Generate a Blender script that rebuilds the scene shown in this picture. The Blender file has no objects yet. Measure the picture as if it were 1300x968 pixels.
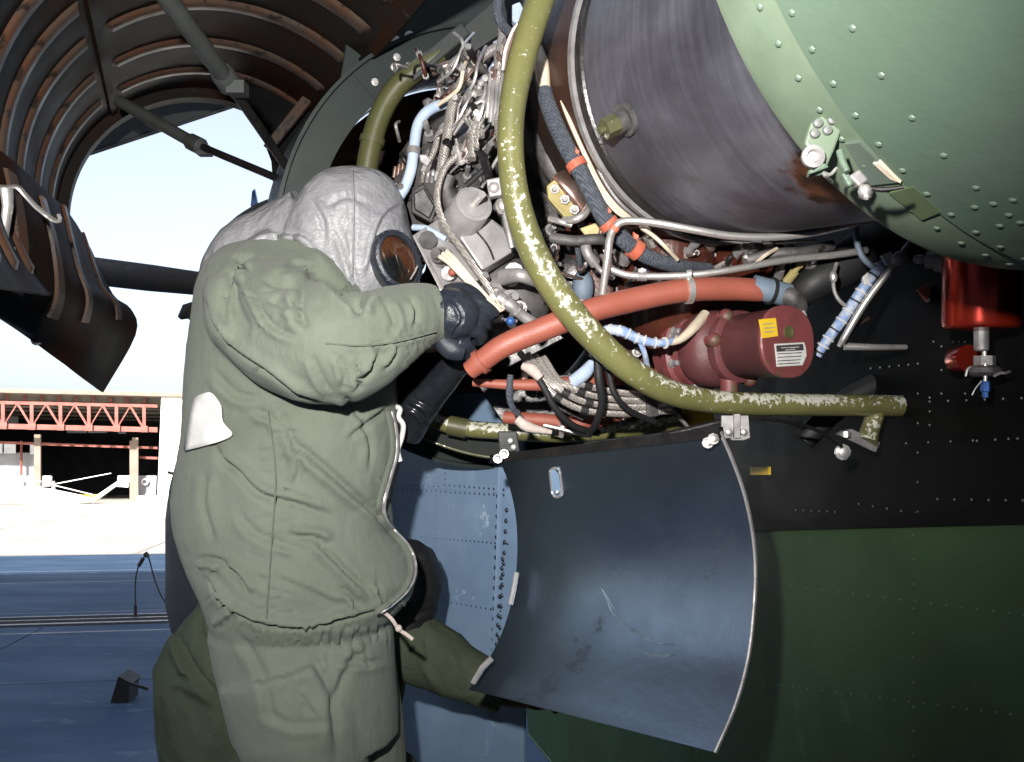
import bpy, math, random
import numpy as np
from mathutils import Vector, Matrix
random.seed(7)
S = bpy.context.scene
COL = S.collection

# ------------------------------------------------------------------ camera, sky, sun, exposure
F_PX, W_PX, CX, CY, HOR = 1156.0, 1300.0, 650.0, 484.0, 605.0
PITCH = math.atan((HOR - CY) / F_PX)
CAM = Vector((0, 0, 2.4))
FW = Vector((0, math.cos(PITCH), math.sin(PITCH)))
UP = Vector((0, -math.sin(PITCH), math.cos(PITCH)))
RT = Vector((1, 0, 0))
cd = bpy.data.cameras.new('camera'); cam = bpy.data.objects.new('camera', cd); COL.objects.link(cam)
cd.sensor_width = 36.0; cd.lens = 36.0 * F_PX / W_PX; cd.clip_start = 0.05; cd.clip_end = 3000
cam.location = CAM
cam.rotation_euler = (math.pi / 2 + PITCH, 0, 0)
S.camera = cam

SUN_EL, SUN_AZ = math.radians(31), math.radians(12)     # sun behind the camera, a little to its left
wd = bpy.data.worlds.new('World'); S.world = wd; wd.use_nodes = True
nt = wd.node_tree
bg = nt.nodes['Background']
sky = nt.nodes.new('ShaderNodeTexSky'); sky.sky_type = 'NISHITA'; sky.sun_disc = False
sky.sun_elevation = SUN_EL; sky.sun_rotation = math.radians(180) + SUN_AZ; sky.dust_density = 4.0; sky.air_density = 1.0
hs_ = nt.nodes.new('ShaderNodeHueSaturation'); hs_.inputs['Saturation'].default_value = .6; nt.links.new(sky.outputs[0], hs_.inputs['Color']); nt.links.new(hs_.outputs[0], bg.inputs[0])   # summer haze
bg.inputs[1].default_value = 0.11
sl = bpy.data.lights.new('sun', 'SUN'); sun = bpy.data.objects.new('sun', sl); COL.objects.link(sun)
sl.energy = 5.0; sl.angle = math.radians(0.5); sl.color = (1, 0.95, 0.87)
sd = Vector((math.sin(SUN_AZ) * math.cos(SUN_EL), math.cos(SUN_AZ) * math.cos(SUN_EL), -math.sin(SUN_EL)))
sun.rotation_euler = sd.to_track_quat('-Z', 'Y').to_euler()
# the photographer's flash gun, on its bracket up and left of the lens: it lights the whole foreground of the photo
fl = bpy.data.lights.new('camera_flash', 'SPOT'); flash = bpy.data.objects.new('camera_flash', fl); COL.objects.link(flash)
fl.energy = 134; fl.shadow_soft_size = 0.025; fl.spot_size = math.radians(104); fl.spot_blend = 1.0; fl.color = (1.0, 0.97, 0.92)
flash.location = CAM + RT * -0.16 + UP * 0.26
flash.rotation_euler = (FW + RT * -0.10 + UP * 0.16).to_track_quat('-Z', 'Y').to_euler()

S.render.engine = 'CYCLES'
S.view_settings.view_transform = 'Standard'; S.view_settings.look = 'None'
S.view_settings.exposure = 1.6; S.view_settings.gamma = 1.0
S.view_settings.use_curve_mapping = False
S.cycles.use_denoising = True
S.cycles.sample_clamp_indirect = 4.0
S.cycles.max_bounces = 8

# ------------------------------------------------------------------ helpers
def P(px, py, d):
    return CAM + FW * d + RT * ((px - CX) / F_PX * d) + UP * ((CY - py) / F_PX * d)
def ray(px, py):
    return (FW + RT * ((px - CX) / F_PX) + UP * ((CY - py) / F_PX))
def onplane(px, py, p0, n):
    r = ray(px, py); return CAM + r * ((p0 - CAM).dot(n) / r.dot(n))
def proj(co):                                       # numpy (n,3) -> pixel x, y, depth
    v = co - np.array(CAM); d = v @ np.array(FW)
    return CX + F_PX * (v @ np.array(RT)) / d, CY - F_PX * (v @ np.array(UP)) / d, d
def spline(pts, n=6):
    """Catmull-Rom through tuples."""
    pts = [np.array(p, float) for p in pts]
    if len(pts) < 3: return [pts[0] + (pts[-1] - pts[0]) * t for t in np.linspace(0, 1, n + 1)]
    q = [2 * pts[0] - pts[1]] + pts + [2 * pts[-1] - pts[-2]]
    out = []
    for i in range(1, len(q) - 2):
        a, b, c, d = q[i - 1:i + 3]
        for k in range(n):
            t = k / n
            out.append(0.5 * ((2 * b) + (c - a) * t + (2 * a - 5 * b + 4 * c - d) * t * t + (3 * b - a - 3 * c + d) * t ** 3))
    out.append(pts[-1]); return out

class G:
    def __init__(s): s.v = []; s.f = []
    def add(s, vs, fs):
        o = len(s.v); s.v += [tuple(v) for v in vs]; s.f += [tuple(i + o for i in f) for f in fs]
    def loft(s, rings, cap=True, closed=True):
        n = len(rings[0]); vs = [v for r in rings for v in r]; fs = []
        for i in range(len(rings) - 1):
            for j in range(n if closed else n - 1):
                k = (j + 1) % n
                fs.append((i * n + j, i * n + k, (i + 1) * n + k, (i + 1) * n + j))
        if cap and closed:
            fs.append(tuple(range(n - 1, -1, -1))); fs.append(tuple((len(rings) - 1) * n + j for j in range(n)))
        s.add(vs, fs)
    def tube(s, pts, r, n=10, cap=True, flat=1.0):
        pts = [Vector(p) for p in pts]
        rs = r if hasattr(r, '__len__') else [r] * len(pts)
        t0 = (pts[1] - pts[0]).normalized()
        u = t0.orthogonal().normalized(); rings = []
        for i, p in enumerate(pts):
            t = (pts[min(i + 1, len(pts) - 1)] - pts[max(i - 1, 0)])
            t = t.normalized() if t.length > 1e-9 else t0
            u = (u - t * u.dot(t)).normalized(); w = t.cross(u)
            rings.append([p + (u * math.cos(2 * math.pi * k / n) + w * math.sin(2 * math.pi * k / n) * flat) * rs[i] for k in range(n)])
        s.loft(rings, cap)
    def rod(s, a, b, r, n=10, r2=None): s.tube([a, b], [r, r if r2 is None else r2], n)
    def lathe(s, o, ax, prof, n=24, cap=True, rot=0.0):
        """prof: (t along ax, radius)"""
        ax = Vector(ax).normalized(); o = Vector(o); u = ax.orthogonal().normalized(); w = ax.cross(u)
        s.loft([[o + ax * t + (u * math.cos(rot + 2 * math.pi * k / n) + w * math.sin(rot + 2 * math.pi * k / n)) * r for k in range(n)] for t, r in prof], cap)
    def box(s, c, x, y, z):
        """half-extent vectors"""
        c, x, y, z = map(Vector, (c, x, y, z))
        vs = [c + x * a + y * b + z * e for e in (-1, 1) for b in (-1, 1) for a in (-1, 1)]
        s.add(vs, [(0, 2, 3, 1), (4, 5, 7, 6), (0, 1, 5, 4), (2, 6, 7, 3), (0, 4, 6, 2), (1, 3, 7, 5)])
    def bar(s, a, b, w, h, up=(0, 0, 1)):
        a, b = Vector(a), Vector(b); t = (b - a).normalized()
        x = t.cross(Vector(up)).normalized(); y = x.cross(t)
        s.box((a + b) / 2, (b - a) / 2, x * w / 2, y * h / 2)
    def prism(s, poly, off):
        """closed polygon of points extruded by the vector off"""
        n = len(poly); off = Vector(off); a = [Vector(p) for p in poly]
        s.add(a + [p + off for p in a], [tuple(range(n)), tuple(range(2 * n - 1, n - 1, -1))] + [(i, n + i, n + (i + 1) % n, (i + 1) % n) for i in range(n)])
    def ball(s, c, r, n=10, m=6, sc=(1, 1, 1)):
        c = Vector(c); rings = []
        for i in range(m + 1):
            a = math.pi * (i + 0.02) / (m + 0.04) - math.pi / 2
            rings.append([c + Vector((math.cos(a) * math.cos(2 * math.pi * k / n) * r * sc[0], math.cos(a) * math.sin(2 * math.pi * k / n) * r * sc[1], math.sin(a) * r * sc[2])) for k in range(n)])
        s.loft(rings)
    def sheet(s, rows, th, inward=None):
        """rows of points (a grid), given a thickness along its own normals"""
        R, C = len(rows), len(rows[0]); A = np.array([[tuple(p) for p in r] for r in rows], float)
        du = np.gradient(A, axis=0); dv = np.gradient(A, axis=1); N = np.cross(du, dv); N /= (np.linalg.norm(N, axis=2, keepdims=True) + 1e-12)
        B = A + N * th; vs = list(A.reshape(-1, 3)) + list(B.reshape(-1, 3)); fs = []; m = R * C
        for i in range(R - 1):
            for j in range(C - 1):
                a, b, c, d = i * C + j, i * C + j + 1, (i + 1) * C + j + 1, (i + 1) * C + j
                fs.append((a, b, c, d)); fs.append((m + d, m + c, m + b, m + a))
        for i in range(R - 1):
            for j in (0, C - 1):
                a, b = i * C + j, (i + 1) * C + j; fs.append((a, b, m + b, m + a) if j == 0 else (b, a, m + a, m + b))
        for j in range(C - 1):
            for i in (0, R - 1):
                a, b = i * C + j, i * C + j + 1; fs.append((b, a, m + a, m + b) if i == 0 else (a, b, m + b, m + a))
        s.add(vs, fs)

def tag(o, label=None, cat=None, group=None, kind=None):
    for k, v in (('label', label), ('category', cat), ('group', group), ('kind', kind)):
        if v: o[k] = v
    return o
def empty(name, loc, label, cat, group=None):
    o = bpy.data.objects.new(name, None); COL.objects.link(o); o.location = loc; o.empty_display_size = 0.1
    return tag(o, label, cat, group)
def world_loc(o):
    v = Vector(o.location)
    while o.parent: o = o.parent; v += Vector(o.location)
    return v
def link_mesh(name, me, parent=None, center=None):
    n = len(me.vertices); co = np.empty(n * 3, np.float32); me.vertices.foreach_get('co', co); co = co.reshape(-1, 3)
    c = Vector(((co.min(0) + co.max(0)) / 2).tolist()) if center is None else Vector(center)
    co -= np.array(c, np.float32); me.vertices.foreach_set('co', co.ravel()); me.update()
    o = bpy.data.objects.new(name, me); COL.objects.link(o)
    o.location = c
    if parent: o.parent = parent; o.location = c - world_loc(parent)
    return o
def O(name, g, m, parent=None, smooth=40, label=None, kind=None, center=None, bevel=0):
    me = bpy.data.meshes.new(name); me.from_pydata(g.v, [], g.f); me.update()
    import bmesh
    b = bmesh.new(); b.from_mesh(me); bmesh.ops.recalc_face_normals(b, faces=b.faces); b.to_mesh(me); b.free()
    me.materials.append(m)
    if smooth:
        me.polygons.foreach_set('use_smooth', [True] * len(me.polygons)); me.set_sharp_from_angle(angle=math.radians(smooth))
    o = link_mesh(name, me, parent, center)
    if bevel:
        md = o.modifiers.new('bevel', 'BEVEL'); md.width = bevel; md.segments = 2; md.limit_method = 'ANGLE'
    return tag(o, label=label, kind=kind)
def dup(o, delta, parent=None, rot=None):
    c = o.copy(); COL.objects.link(c); c.parent = parent or o.parent; c.location = Vector(o.location) + Vector(delta)
    if rot: c.rotation_euler = rot
    return c

# ------------------------------------------------------------------ materials
def M(name, c, rough=0.5, metal=0.0, c2=None, sc=14.0, mixr=(0.4, 0.65), bump=0.0, bsc=60.0, chips=None, stretch=None, rv=0.12, coat=0.0, wave=None, spec=0.5, sheen=0.0, bdist=0.004, det=6, bump2=None):
    """c, c2: base colours blended by noise; chips: (colour, threshold, scale, rough) worn spots; wave: (scale, strength) woven/braided relief"""
    m = bpy.data.materials.new(name); m.use_nodes = True; t = m.node_tree; N = t.nodes; L = t.links
    b = N['Principled BSDF']
    tc = N.new('ShaderNodeTexCoord'); mp = N.new('ShaderNodeMapping'); L.new(tc.outputs['Object'], mp.inputs[0])
    if stretch: mp.inputs['Scale'].default_value = stretch[:3]; mp.inputs['Rotation'].default_value = stretch[3] if len(stretch) > 3 else (0, 0, 0)
    def noise(s, dt=det, ro=0.6, src=mp):
        n = N.new('ShaderNodeTexNoise'); n.inputs['Scale'].default_value = s; n.inputs['Detail'].default_value = dt; n.inputs['Roughness'].default_value = ro
        L.new(src.outputs[0], n.inputs['Vector']); return n
    def ramp(src, lo, hi, a, z):
        r = N.new('ShaderNodeValToRGB'); r.color_ramp.elements[0].position = lo; r.color_ramp.elements[1].position = hi
        r.color_ramp.elements[0].color = a; r.color_ramp.elements[1].color = z; L.new(src, r.inputs[0]); return r
    col = (*c, 1); c2 = c2 or tuple(x * 0.8 for x in c)
    n1 = noise(sc); r1 = ramp(n1.outputs['Fac'], mixr[0], mixr[1], col, (*c2, 1)); cs = r1.outputs[0]
    rr = ramp(n1.outputs['Fac'], 0.3, 0.7, (max(rough - rv, 0.02),) * 3 + (1,), (min(rough + rv, 1),) * 3 + (1,)); rs = rr.outputs[0]
    ms = None
    if chips:
        n2 = noise(chips[2], 8, 0.7)
        fac = n2.outputs['Fac']
        if len(chips) > 4:      # wear is heaviest on the upper, outward side of the tube, and in runs along it
            ge = N.new('ShaderNodeNewGeometry'); dt_ = N.new('ShaderNodeVectorMath'); dt_.operation = 'DOT_PRODUCT'; L.new(ge.outputs['Normal'], dt_.inputs[0]); dt_.inputs[1].default_value = (-FW * .82 + UP * .55 - RT * .1).normalized()
            rn = ramp(dt_.outputs['Value'], .5, .92, (0, 0, 0, 1), (chips[4],) * 3 + (1,)); big = noise(5, 3, .5); rb = ramp(big.outputs['Fac'], .36, .5, (0.15, 0.15, 0.15, 1), (1, 1, 1, 1))
            sz = N.new('ShaderNodeSeparateXYZ'); L.new(tc.outputs['Object'], sz.inputs[0]); mz = N.new('ShaderNodeMapRange'); mz.inputs['From Min'].default_value = .3; mz.inputs['From Max'].default_value = -.12; L.new(sz.outputs['Z'], mz.inputs['Value'])
            mq = N.new('ShaderNodeMath'); mq.operation = 'MULTIPLY'; L.new(rb.outputs[0], mq.inputs[0]); L.new(mz.outputs[0], mq.inputs[1])
            mu = N.new('ShaderNodeMath'); mu.operation = 'MULTIPLY_ADD'; L.new(rn.outputs[0], mu.inputs[0]); L.new(mq.outputs[0], mu.inputs[1]); L.new(fac, mu.inputs[2]); fac = mu.outputs[0]
        mk = ramp(fac, chips[1], chips[1] + 0.03, (0, 0, 0, 1), (1, 1, 1, 1))
        mx = N.new('ShaderNodeMixRGB'); L.new(mk.outputs[0], mx.inputs[0]); L.new(cs, mx.inputs[1]); mx.inputs[2].default_value = (*chips[0], 1); cs = mx.outputs[0]
        if len(chips) > 3:
            mr = N.new('ShaderNodeMixRGB'); L.new(mk.outputs[0], mr.inputs[0]); L.new(rs, mr.inputs[1]); mr.inputs[2].default_value = (chips[3],) * 3 + (1,); rs = mr.outputs[0]
    L.new(cs, b.inputs['Base Color']); L.new(rs, b.inputs['Roughness'])
    b.inputs['Metallic'].default_value = metal; b.inputs['Coat Weight'].default_value = coat; b.inputs['Specular IOR Level'].default_value = spec
    b.inputs['Sheen Weight'].default_value = sheen
    h = None
    if bump:
        nb = noise(bsc, 5, 0.6, tc if not stretch else mp); h = nb.outputs['Fac']
        bp = N.new('ShaderNodeBump'); bp.inputs['Strength'].default_value = bump; bp.inputs['Distance'].default_value = bdist; L.new(h, bp.inputs['Height']); L.new(bp.outputs[0], b.inputs['Normal'])
        if bump2:
            n3 = noise(bump2[1], 6, 0.6, tc); b3 = N.new('ShaderNodeBump'); b3.inputs['Strength'].default_value = bump2[0]; b3.inputs['Distance'].default_value = bump2[2]; L.new(n3.outputs['Fac'], b3.inputs['Height']); L.new(b3.outputs[0], bp.inputs['Normal'])
    if wave:
        acc = None
        for dr in ((1, 1, 1), (1, -1, 1)):
            w = N.new('ShaderNodeTexWave'); w.inputs['Scale'].default_value = wave[0]; w.bands_direction = 'DIAGONAL'; w.inputs['Distortion'].default_value = 0.6
            q = N.new('ShaderNodeMapping'); q.inputs['Scale'].default_value = dr; L.new(tc.outputs['Object'], q.inputs[0]); L.new(q.outputs[0], w.inputs['Vector'])
            if acc is None: acc = w.outputs['Fac']
            else:
                mm = N.new('ShaderNodeMath'); mm.operation = 'MAXIMUM'; L.new(acc, mm.inputs[0]); L.new(w.outputs['Fac'], mm.inputs[1]); acc = mm.outputs[0]
        bp = N.new('ShaderNodeBump'); bp.inputs['Strength'].default_value = wave[1]; bp.inputs['Distance'].default_value = 0.002; L.new(acc, bp.inputs['Height'])
        mw = N.new('ShaderNodeMixRGB'); mw.blend_type = 'MULTIPLY'; wr = ramp(acc, 0.25, 0.75, (.45, .45, .45, 1), (1, 1, 1, 1)); mw.inputs[0].default_value = 1; L.new(cs, mw.inputs[1]); L.new(wr.outputs[0], mw.inputs[2]); L.new(mw.outputs[0], b.inputs['Base Color'])
        L.new(bp.outputs[0], b.inputs['Normal'])
    return m

MT = {}
def mats():
    a = MT
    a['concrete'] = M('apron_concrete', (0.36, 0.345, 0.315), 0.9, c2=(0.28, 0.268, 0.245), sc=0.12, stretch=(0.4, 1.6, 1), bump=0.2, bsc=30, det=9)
    a['floor'] = M('ramp_concrete_shade_blue', (0.036, 0.066, 0.118), 0.8, c2=(0.022, 0.044, 0.085), sc=0.7, mixr=(.3,.7), stretch=(0.6, 1.6, 1), bump=0.3, bsc=25, det=12, spec=0.12, chips=((0.055, 0.09, 0.145), 0.6, 1.8))  # concrete with the blue of skylit shade put into its colour
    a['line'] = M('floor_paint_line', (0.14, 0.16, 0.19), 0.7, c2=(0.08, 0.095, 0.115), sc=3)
    a['joint'] = M('floor_joint_filler', (0.03, 0.035, 0.045), 0.8)
    a['rail'] = M('rail_steel', (0.1, 0.11, 0.13), 0.4, 0.8)
    a['white_wall'] = M('white_cladding', (0.8, 0.79, 0.75), 0.7, c2=(0.74, 0.73, 0.7), sc=0.5)
    a['grey_clad'] = M('added_shade_wall_grey', (0.3, 0.32, 0.36), 0.7, sc=0.7)
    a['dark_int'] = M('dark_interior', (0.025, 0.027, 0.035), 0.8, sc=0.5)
    a['roof_deck'] = M('roof_deck', (0.25, 0.22, 0.19), 0.8, sc=0.5)
    a['red_steel'] = M('red_oxide_steel', (0.25, 0.075, 0.06), 0.65, c2=(0.17, 0.05, 0.04), sc=0.7)
    a['col_steel'] = M('tan_column_steel', (0.2, 0.16, 0.13), 0.7, sc=1)  # kept dark in place of the shade on the hangar columns
    a['white_paint'] = M('white_gloss_paint', (0.8, 0.8, 0.78), 0.3, sc=1)
    a['yellow'] = M('yellow_paint', (0.75, 0.5, 0.03), 0.5, c2=(0.65, 0.42, 0.03), sc=40)
    a['glass'] = M('daylit_window_glass', (0.75, 0.8, 0.85), 0.1, sc=1)
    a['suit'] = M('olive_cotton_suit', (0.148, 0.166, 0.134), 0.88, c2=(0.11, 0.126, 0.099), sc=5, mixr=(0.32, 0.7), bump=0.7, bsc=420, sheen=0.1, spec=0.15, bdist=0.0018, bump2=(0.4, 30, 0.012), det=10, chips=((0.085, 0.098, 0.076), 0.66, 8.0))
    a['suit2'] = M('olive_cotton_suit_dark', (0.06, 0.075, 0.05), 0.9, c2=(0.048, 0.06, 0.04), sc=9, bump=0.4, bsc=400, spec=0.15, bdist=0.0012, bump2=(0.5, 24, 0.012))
    a['hood'] = M('grey_rubberised_hood', (0.25, 0.25, 0.262), 0.38, c2=(0.2, 0.2, 0.214), sc=7, bump=0.45, bsc=17, bdist=0.016, rv=0.08, det=4, bump2=(0.2, 60, 0.003))
    a['rubber'] = M('black_butyl_rubber', (0.014, 0.018, 0.027), 0.3, c2=(0.025, 0.03, 0.04), sc=14, bump=0.25, bsc=40, bdist=.006)
    a['gloss_rubber'] = M('glossy_black_rubber', (0.008, 0.009, 0.012), 0.2, c2=(0.015, 0.016, 0.02), sc=14, bump=0.15, bsc=30, bdist=.006)
    a['black'] = M('black_rubber_matt', (0.012, 0.012, 0.013), 0.6, sc=30)
    a['lens'] = M('mask_lens', (0.05, 0.018, 0.008), 0.06, c2=(0.006, 0.007, 0.007), sc=11, mixr=(0.46, 0.58), rv=0.0, coat=1.0, det=2)  # brown blotches in the colour stand for a reflection in the glass
    a['patch'] = M('white_cloth_patch', (0.6, 0.59, 0.58), 0.9, c2=(0.52, 0.51, 0.5), sc=25, bump=0.3, bsc=200)
    a['cord'] = M('pale_drawcord', (0.5, 0.42, 0.38), 0.9, sc=60)
    a['tube'] = M('chipped_olive_tube', (0.15, 0.145, 0.055), 0.33, c2=(0.118, 0.118, 0.044), sc=12, chips=((0.52, 0.52, 0.45), 0.64, 85.0, 0.45, 0.23), bump=0.12, bsc=40, coat=0.25)
    a['tube2'] = M('olive_tube', (0.085, 0.088, 0.035), 0.4, c2=(0.07, 0.07, 0.03), sc=12, chips=((0.5, 0.5, 0.4), 0.64, 24.0), coat=0.2)
    a['drum'] = M('heat_stained_steel', (0.16, 0.155, 0.165), 0.42, 0.75, c2=(0.035, 0.035, 0.042), sc=2.6, mixr=(0.36, 0.66), stretch=(1.6, 0.5, 1.6), bump=0.08, bsc=30, det=9, rv=0.18)
    a['rust'] = M('rust_stain', (0.13, 0.05, 0.025), 0.6, 0.3, c2=(0.05, 0.025, 0.018), sc=22, bump=0.3, bsc=40)
    a['barrel'] = M('green_nacelle_paint', (0.1, 0.143, 0.106), 0.42, c2=(0.087, 0.127, 0.093), sc=3.5, bump=0.04, bsc=8, rv=0.06, chips=((0.07, 0.1, 0.072), 0.64, 6.0), bump2=(0.2, 5, 0.02), det=10)
    a['barrel_lip'] = M('green_lip_paint', (0.145, 0.185, 0.132), 0.4, c2=(0.1, 0.136, 0.092), sc=7, bump=0.1, bsc=20, chips=((0.24, 0.28, 0.23), 0.68, 14.0), det=10)
    a['frame'] = M('dark_green_frame_paint', (0.024, 0.033, 0.031), 0.5, c2=(0.019, 0.026, 0.025), sc=8, chips=((0.13, 0.15, 0.14), 0.74, 18.0), spec=0.3)
    a['frame2'] = M('grey_frame_paint', (0.052, 0.056, 0.054), 0.5, c2=(0.04, 0.044, 0.043), sc=14, spec=0.3)
    a['cowl'] = M('cowl_skin_dark', (0.011, 0.0095, 0.008), 0.6, c2=(0.03, 0.0115, 0.006), sc=3.2, mixr=(0.4, 0.62), bump=0.1, bsc=30, chips=((0.045, 0.036, 0.03), 0.64, 18.0), spec=0.05, det=10)
    a['rib'] = M('cowl_rib_brown', (0.085, 0.036, 0.02), 0.5, c2=(0.06, 0.048, 0.039), sc=9, mixr=(0.35, 0.62), chips=((0.02, 0.014, 0.011), 0.57, 16.0), bump=0.15, bsc=50, spec=0.3, det=9)
    a['black_paint'] = M('black_fuselage_paint', (0.0035, 0.0036, 0.0038), 0.5, c2=(0.007, 0.007, 0.0072), sc=5, bump=0.1, bsc=7, bdist=0.01, spec=0.08)
    a['green_paint'] = M('dark_green_fuselage_paint', (0.058, 0.108, 0.046), 0.5, c2=(0.043, 0.083, 0.035), sc=2.2, bump=0.1, bsc=5, bdist=0.012, spec=0.15, det=10, chips=((0.075, 0.125, 0.062), 0.64, 4.0), bump2=(.3, 2.5, .03))
    a['skylit_blue'] = M('skylit_blue_skin', (0.23, 0.325, 0.46), 0.42, c2=(0.14, 0.22, 0.34), sc=3.0, mixr=(.35,.68), bump=0.1, bsc=6, bdist=0.012, chips=((0.36, 0.46, 0.58), 0.62, 7.0), det=9)  # blue cast of the skylight painted into the skin colour
    a['rivet_dark'] = M('dark_rivet', (0.03, 0.04, 0.06), 0.4, 0.4)
    a['rivet'] = M('bare_rivet', (0.16, 0.165, 0.16), 0.4, 0.2)
    a['rivet_green'] = M('green_rivet', (0.102, 0.146, 0.108), 0.45, sc=30)
    a['panel'] = M('sky_tinted_steel', (0.29, 0.36, 0.46), 0.37, 1.0, c2=(0.2, 0.255, 0.335), sc=4, mixr=(.3,.72), bump=0.1, bsc=6, bdist=.012, chips=((0.15, 0.185, 0.235), 0.62, 6.0, .5), rv=0.07, det=13)  # blue of the reflected sky tinted into the steel's base colour
    a['steel'] = M('bright_steel', (0.82, 0.79, 0.76), 0.36, 0.8, c2=(0.5, 0.47, 0.45), sc=45, mixr=(.45,.75))
    a['dull'] = M('dull_aluminium', (0.36, 0.345, 0.345), 0.42, 0.4, c2=(0.22, 0.21, 0.21), sc=26, bump=0.2, bsc=60, chips=((0.08, 0.07, 0.06), 0.66, 30.0), det=9)
    a['cast'] = M('cast_grey_metal', (0.17, 0.16, 0.16), 0.48, 0.4, c2=(0.06, 0.056, 0.056), sc=16, bump=0.3, bsc=70, chips=((0.03, 0.024, 0.02), 0.62, 24.0), det=9)
    a['darkmetal'] = M('oily_dark_metal', (0.04, 0.038, 0.038), 0.3, 0.6, c2=(0.02, 0.018, 0.018), sc=18, bump=0.2, bsc=50)
    a['braid'] = M('braided_steel_hose', (0.52, 0.48, 0.45), 0.38, 0.5, c2=(0.4, 0.36, 0.33), sc=60, wave=(85, 0.9))
    a['fabric_hose'] = M('dark_fabric_hose', (0.06, 0.072, 0.095), 0.7, c2=(0.1, 0.11, 0.135), sc=90, wave=(95, 1.0))
    a['paleblue'] = M('pale_blue_sleeve', (0.42, 0.5, 0.62), 0.6, c2=(0.34, 0.42, 0.55), sc=30, bump=0.4, bsc=90)
    a['blue_sleeve'] = M('blue_taped_loom', (0.22, 0.32, 0.55), 0.6, c2=(0.45, 0.5, 0.6), sc=40, mixr=(0.45, 0.55), bump=0.5, bsc=60)
    a['ivory'] = M('ivory_wire', (0.62, 0.54, 0.42), 0.5, c2=(0.52, 0.42, 0.32), sc=40)
    a['orange'] = M('orange_silicone_hose', (0.31, 0.088, 0.058), 0.5, c2=(0.24, 0.062, 0.04), sc=10, mixr=(.35,.7), chips=((0.13, 0.085, 0.075), 0.62, 20.0), bump=0.25, bsc=60, det=9)
    a['clamp_red'] = M('red_clamp_cushion', (0.42, 0.09, 0.05), 0.6, c2=(0.5, 0.16, 0.1), sc=40)
    a['case'] = M('red_brown_gearcase', (0.08, 0.021, 0.012), 0.3, c2=(0.045, 0.012, 0.008), sc=11, bump=0.3, bsc=22, coat=0.4, chips=((0.018, 0.01, 0.008), 0.6, 14.0), det=9)
    a['pump'] = M('maroon_pump_paint', (0.19, 0.05, 0.053), 0.42, c2=(0.12, 0.034, 0.035), sc=14, chips=((0.085, 0.07, 0.035), 0.57, 12.0), bump=0.2, bsc=40, det=9, coat=.2)
    a['pump_body'] = M('maroon_pump_body', (0.125, 0.038, 0.04), 0.5, c2=(0.07, 0.024, 0.026), sc=9, bump=0.2, bsc=40, det=9)
    a['red_bottle'] = M('red_anodised_cylinder', (0.34, 0.025, 0.012), 0.2, 0.65, c2=(0.24, 0.018, 0.01), sc=12, chips=((0.06, 0.02, 0.015), 0.72, 14.0), rv=0.05)
    a['blue_nut'] = M('blue_anodised_nut', (0.08, 0.2, 0.6), 0.3, 0.6)
    a['flange'] = M('yellow_primer_flange', (0.42, 0.36, 0.16), 0.5, c2=(0.34, 0.28, 0.12), sc=25, bump=0.1)
    a['bronze'] = M('bronze_duct', (0.25, 0.14, 0.1), 0.3, 0.8, c2=(0.35, 0.26, 0.24), sc=15)
    a['brown_int'] = M('brown_bay_lining', (0.04, 0.018, 0.011), 0.45, c2=(0.014, 0.009, 0.007), sc=6, bump=0.2, bsc=30)
    a['grey_print'] = M('data_plate_print', (0.6, 0.6, 0.58), 0.4, sc=50)
    a['plate_dark'] = M('data_plate_dark', (0.07, 0.07, 0.08), 0.35, 0.3)
    a['stripe_grey'] = M('grey_blue_collar', (0.12, 0.16, 0.21), 0.5, c2=(0.16, 0.2, 0.26), sc=20, bump=0.2)
    a['nacelle2'] = M('brown_grey_nacelle', (0.045, 0.037, 0.031), 0.65, sc=5, spec=0.15)
    a['tank'] = M('dark_blanket', (0.02, 0.022, 0.028), 0.7, c2=(0.027, 0.03, 0.037), sc=12, bump=0.2, bsc=30)
    a['strap'] = M('blue_sliver', (0.1, 0.2, 0.4), 0.4, 0.5)
    a['green_access'] = M('olive_flap_paint', (0.09, 0.125, 0.065), 0.45, sc=10)
    a['recess'] = M('recess_paint', (0.10, 0.13, 0.105), 0.5, sc=8)
    a['light_alu'] = M('light_aluminium', (0.4, 0.385, 0.385), 0.42, 0.3, c2=(0.25, 0.238, 0.238), sc=14, mixr=(.4,.7), bump=0.2, bsc=60, chips=((0.1, 0.085, 0.075), 0.64, 18.0), det=10)
    a['scuff'] = M('scuffed_steel', (0.22, 0.28, 0.36), 0.55, 0.8, c2=(0.14, 0.18, 0.24), sc=60, det=9)
    a['stain'] = M('oil_stain', (0.03, 0.034, 0.04), 0.5, sc=30)
    a['stand'] = M('yellow_stand_paint', (0.5, 0.34, 0.04), 0.5, sc=10)
mats()
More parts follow.
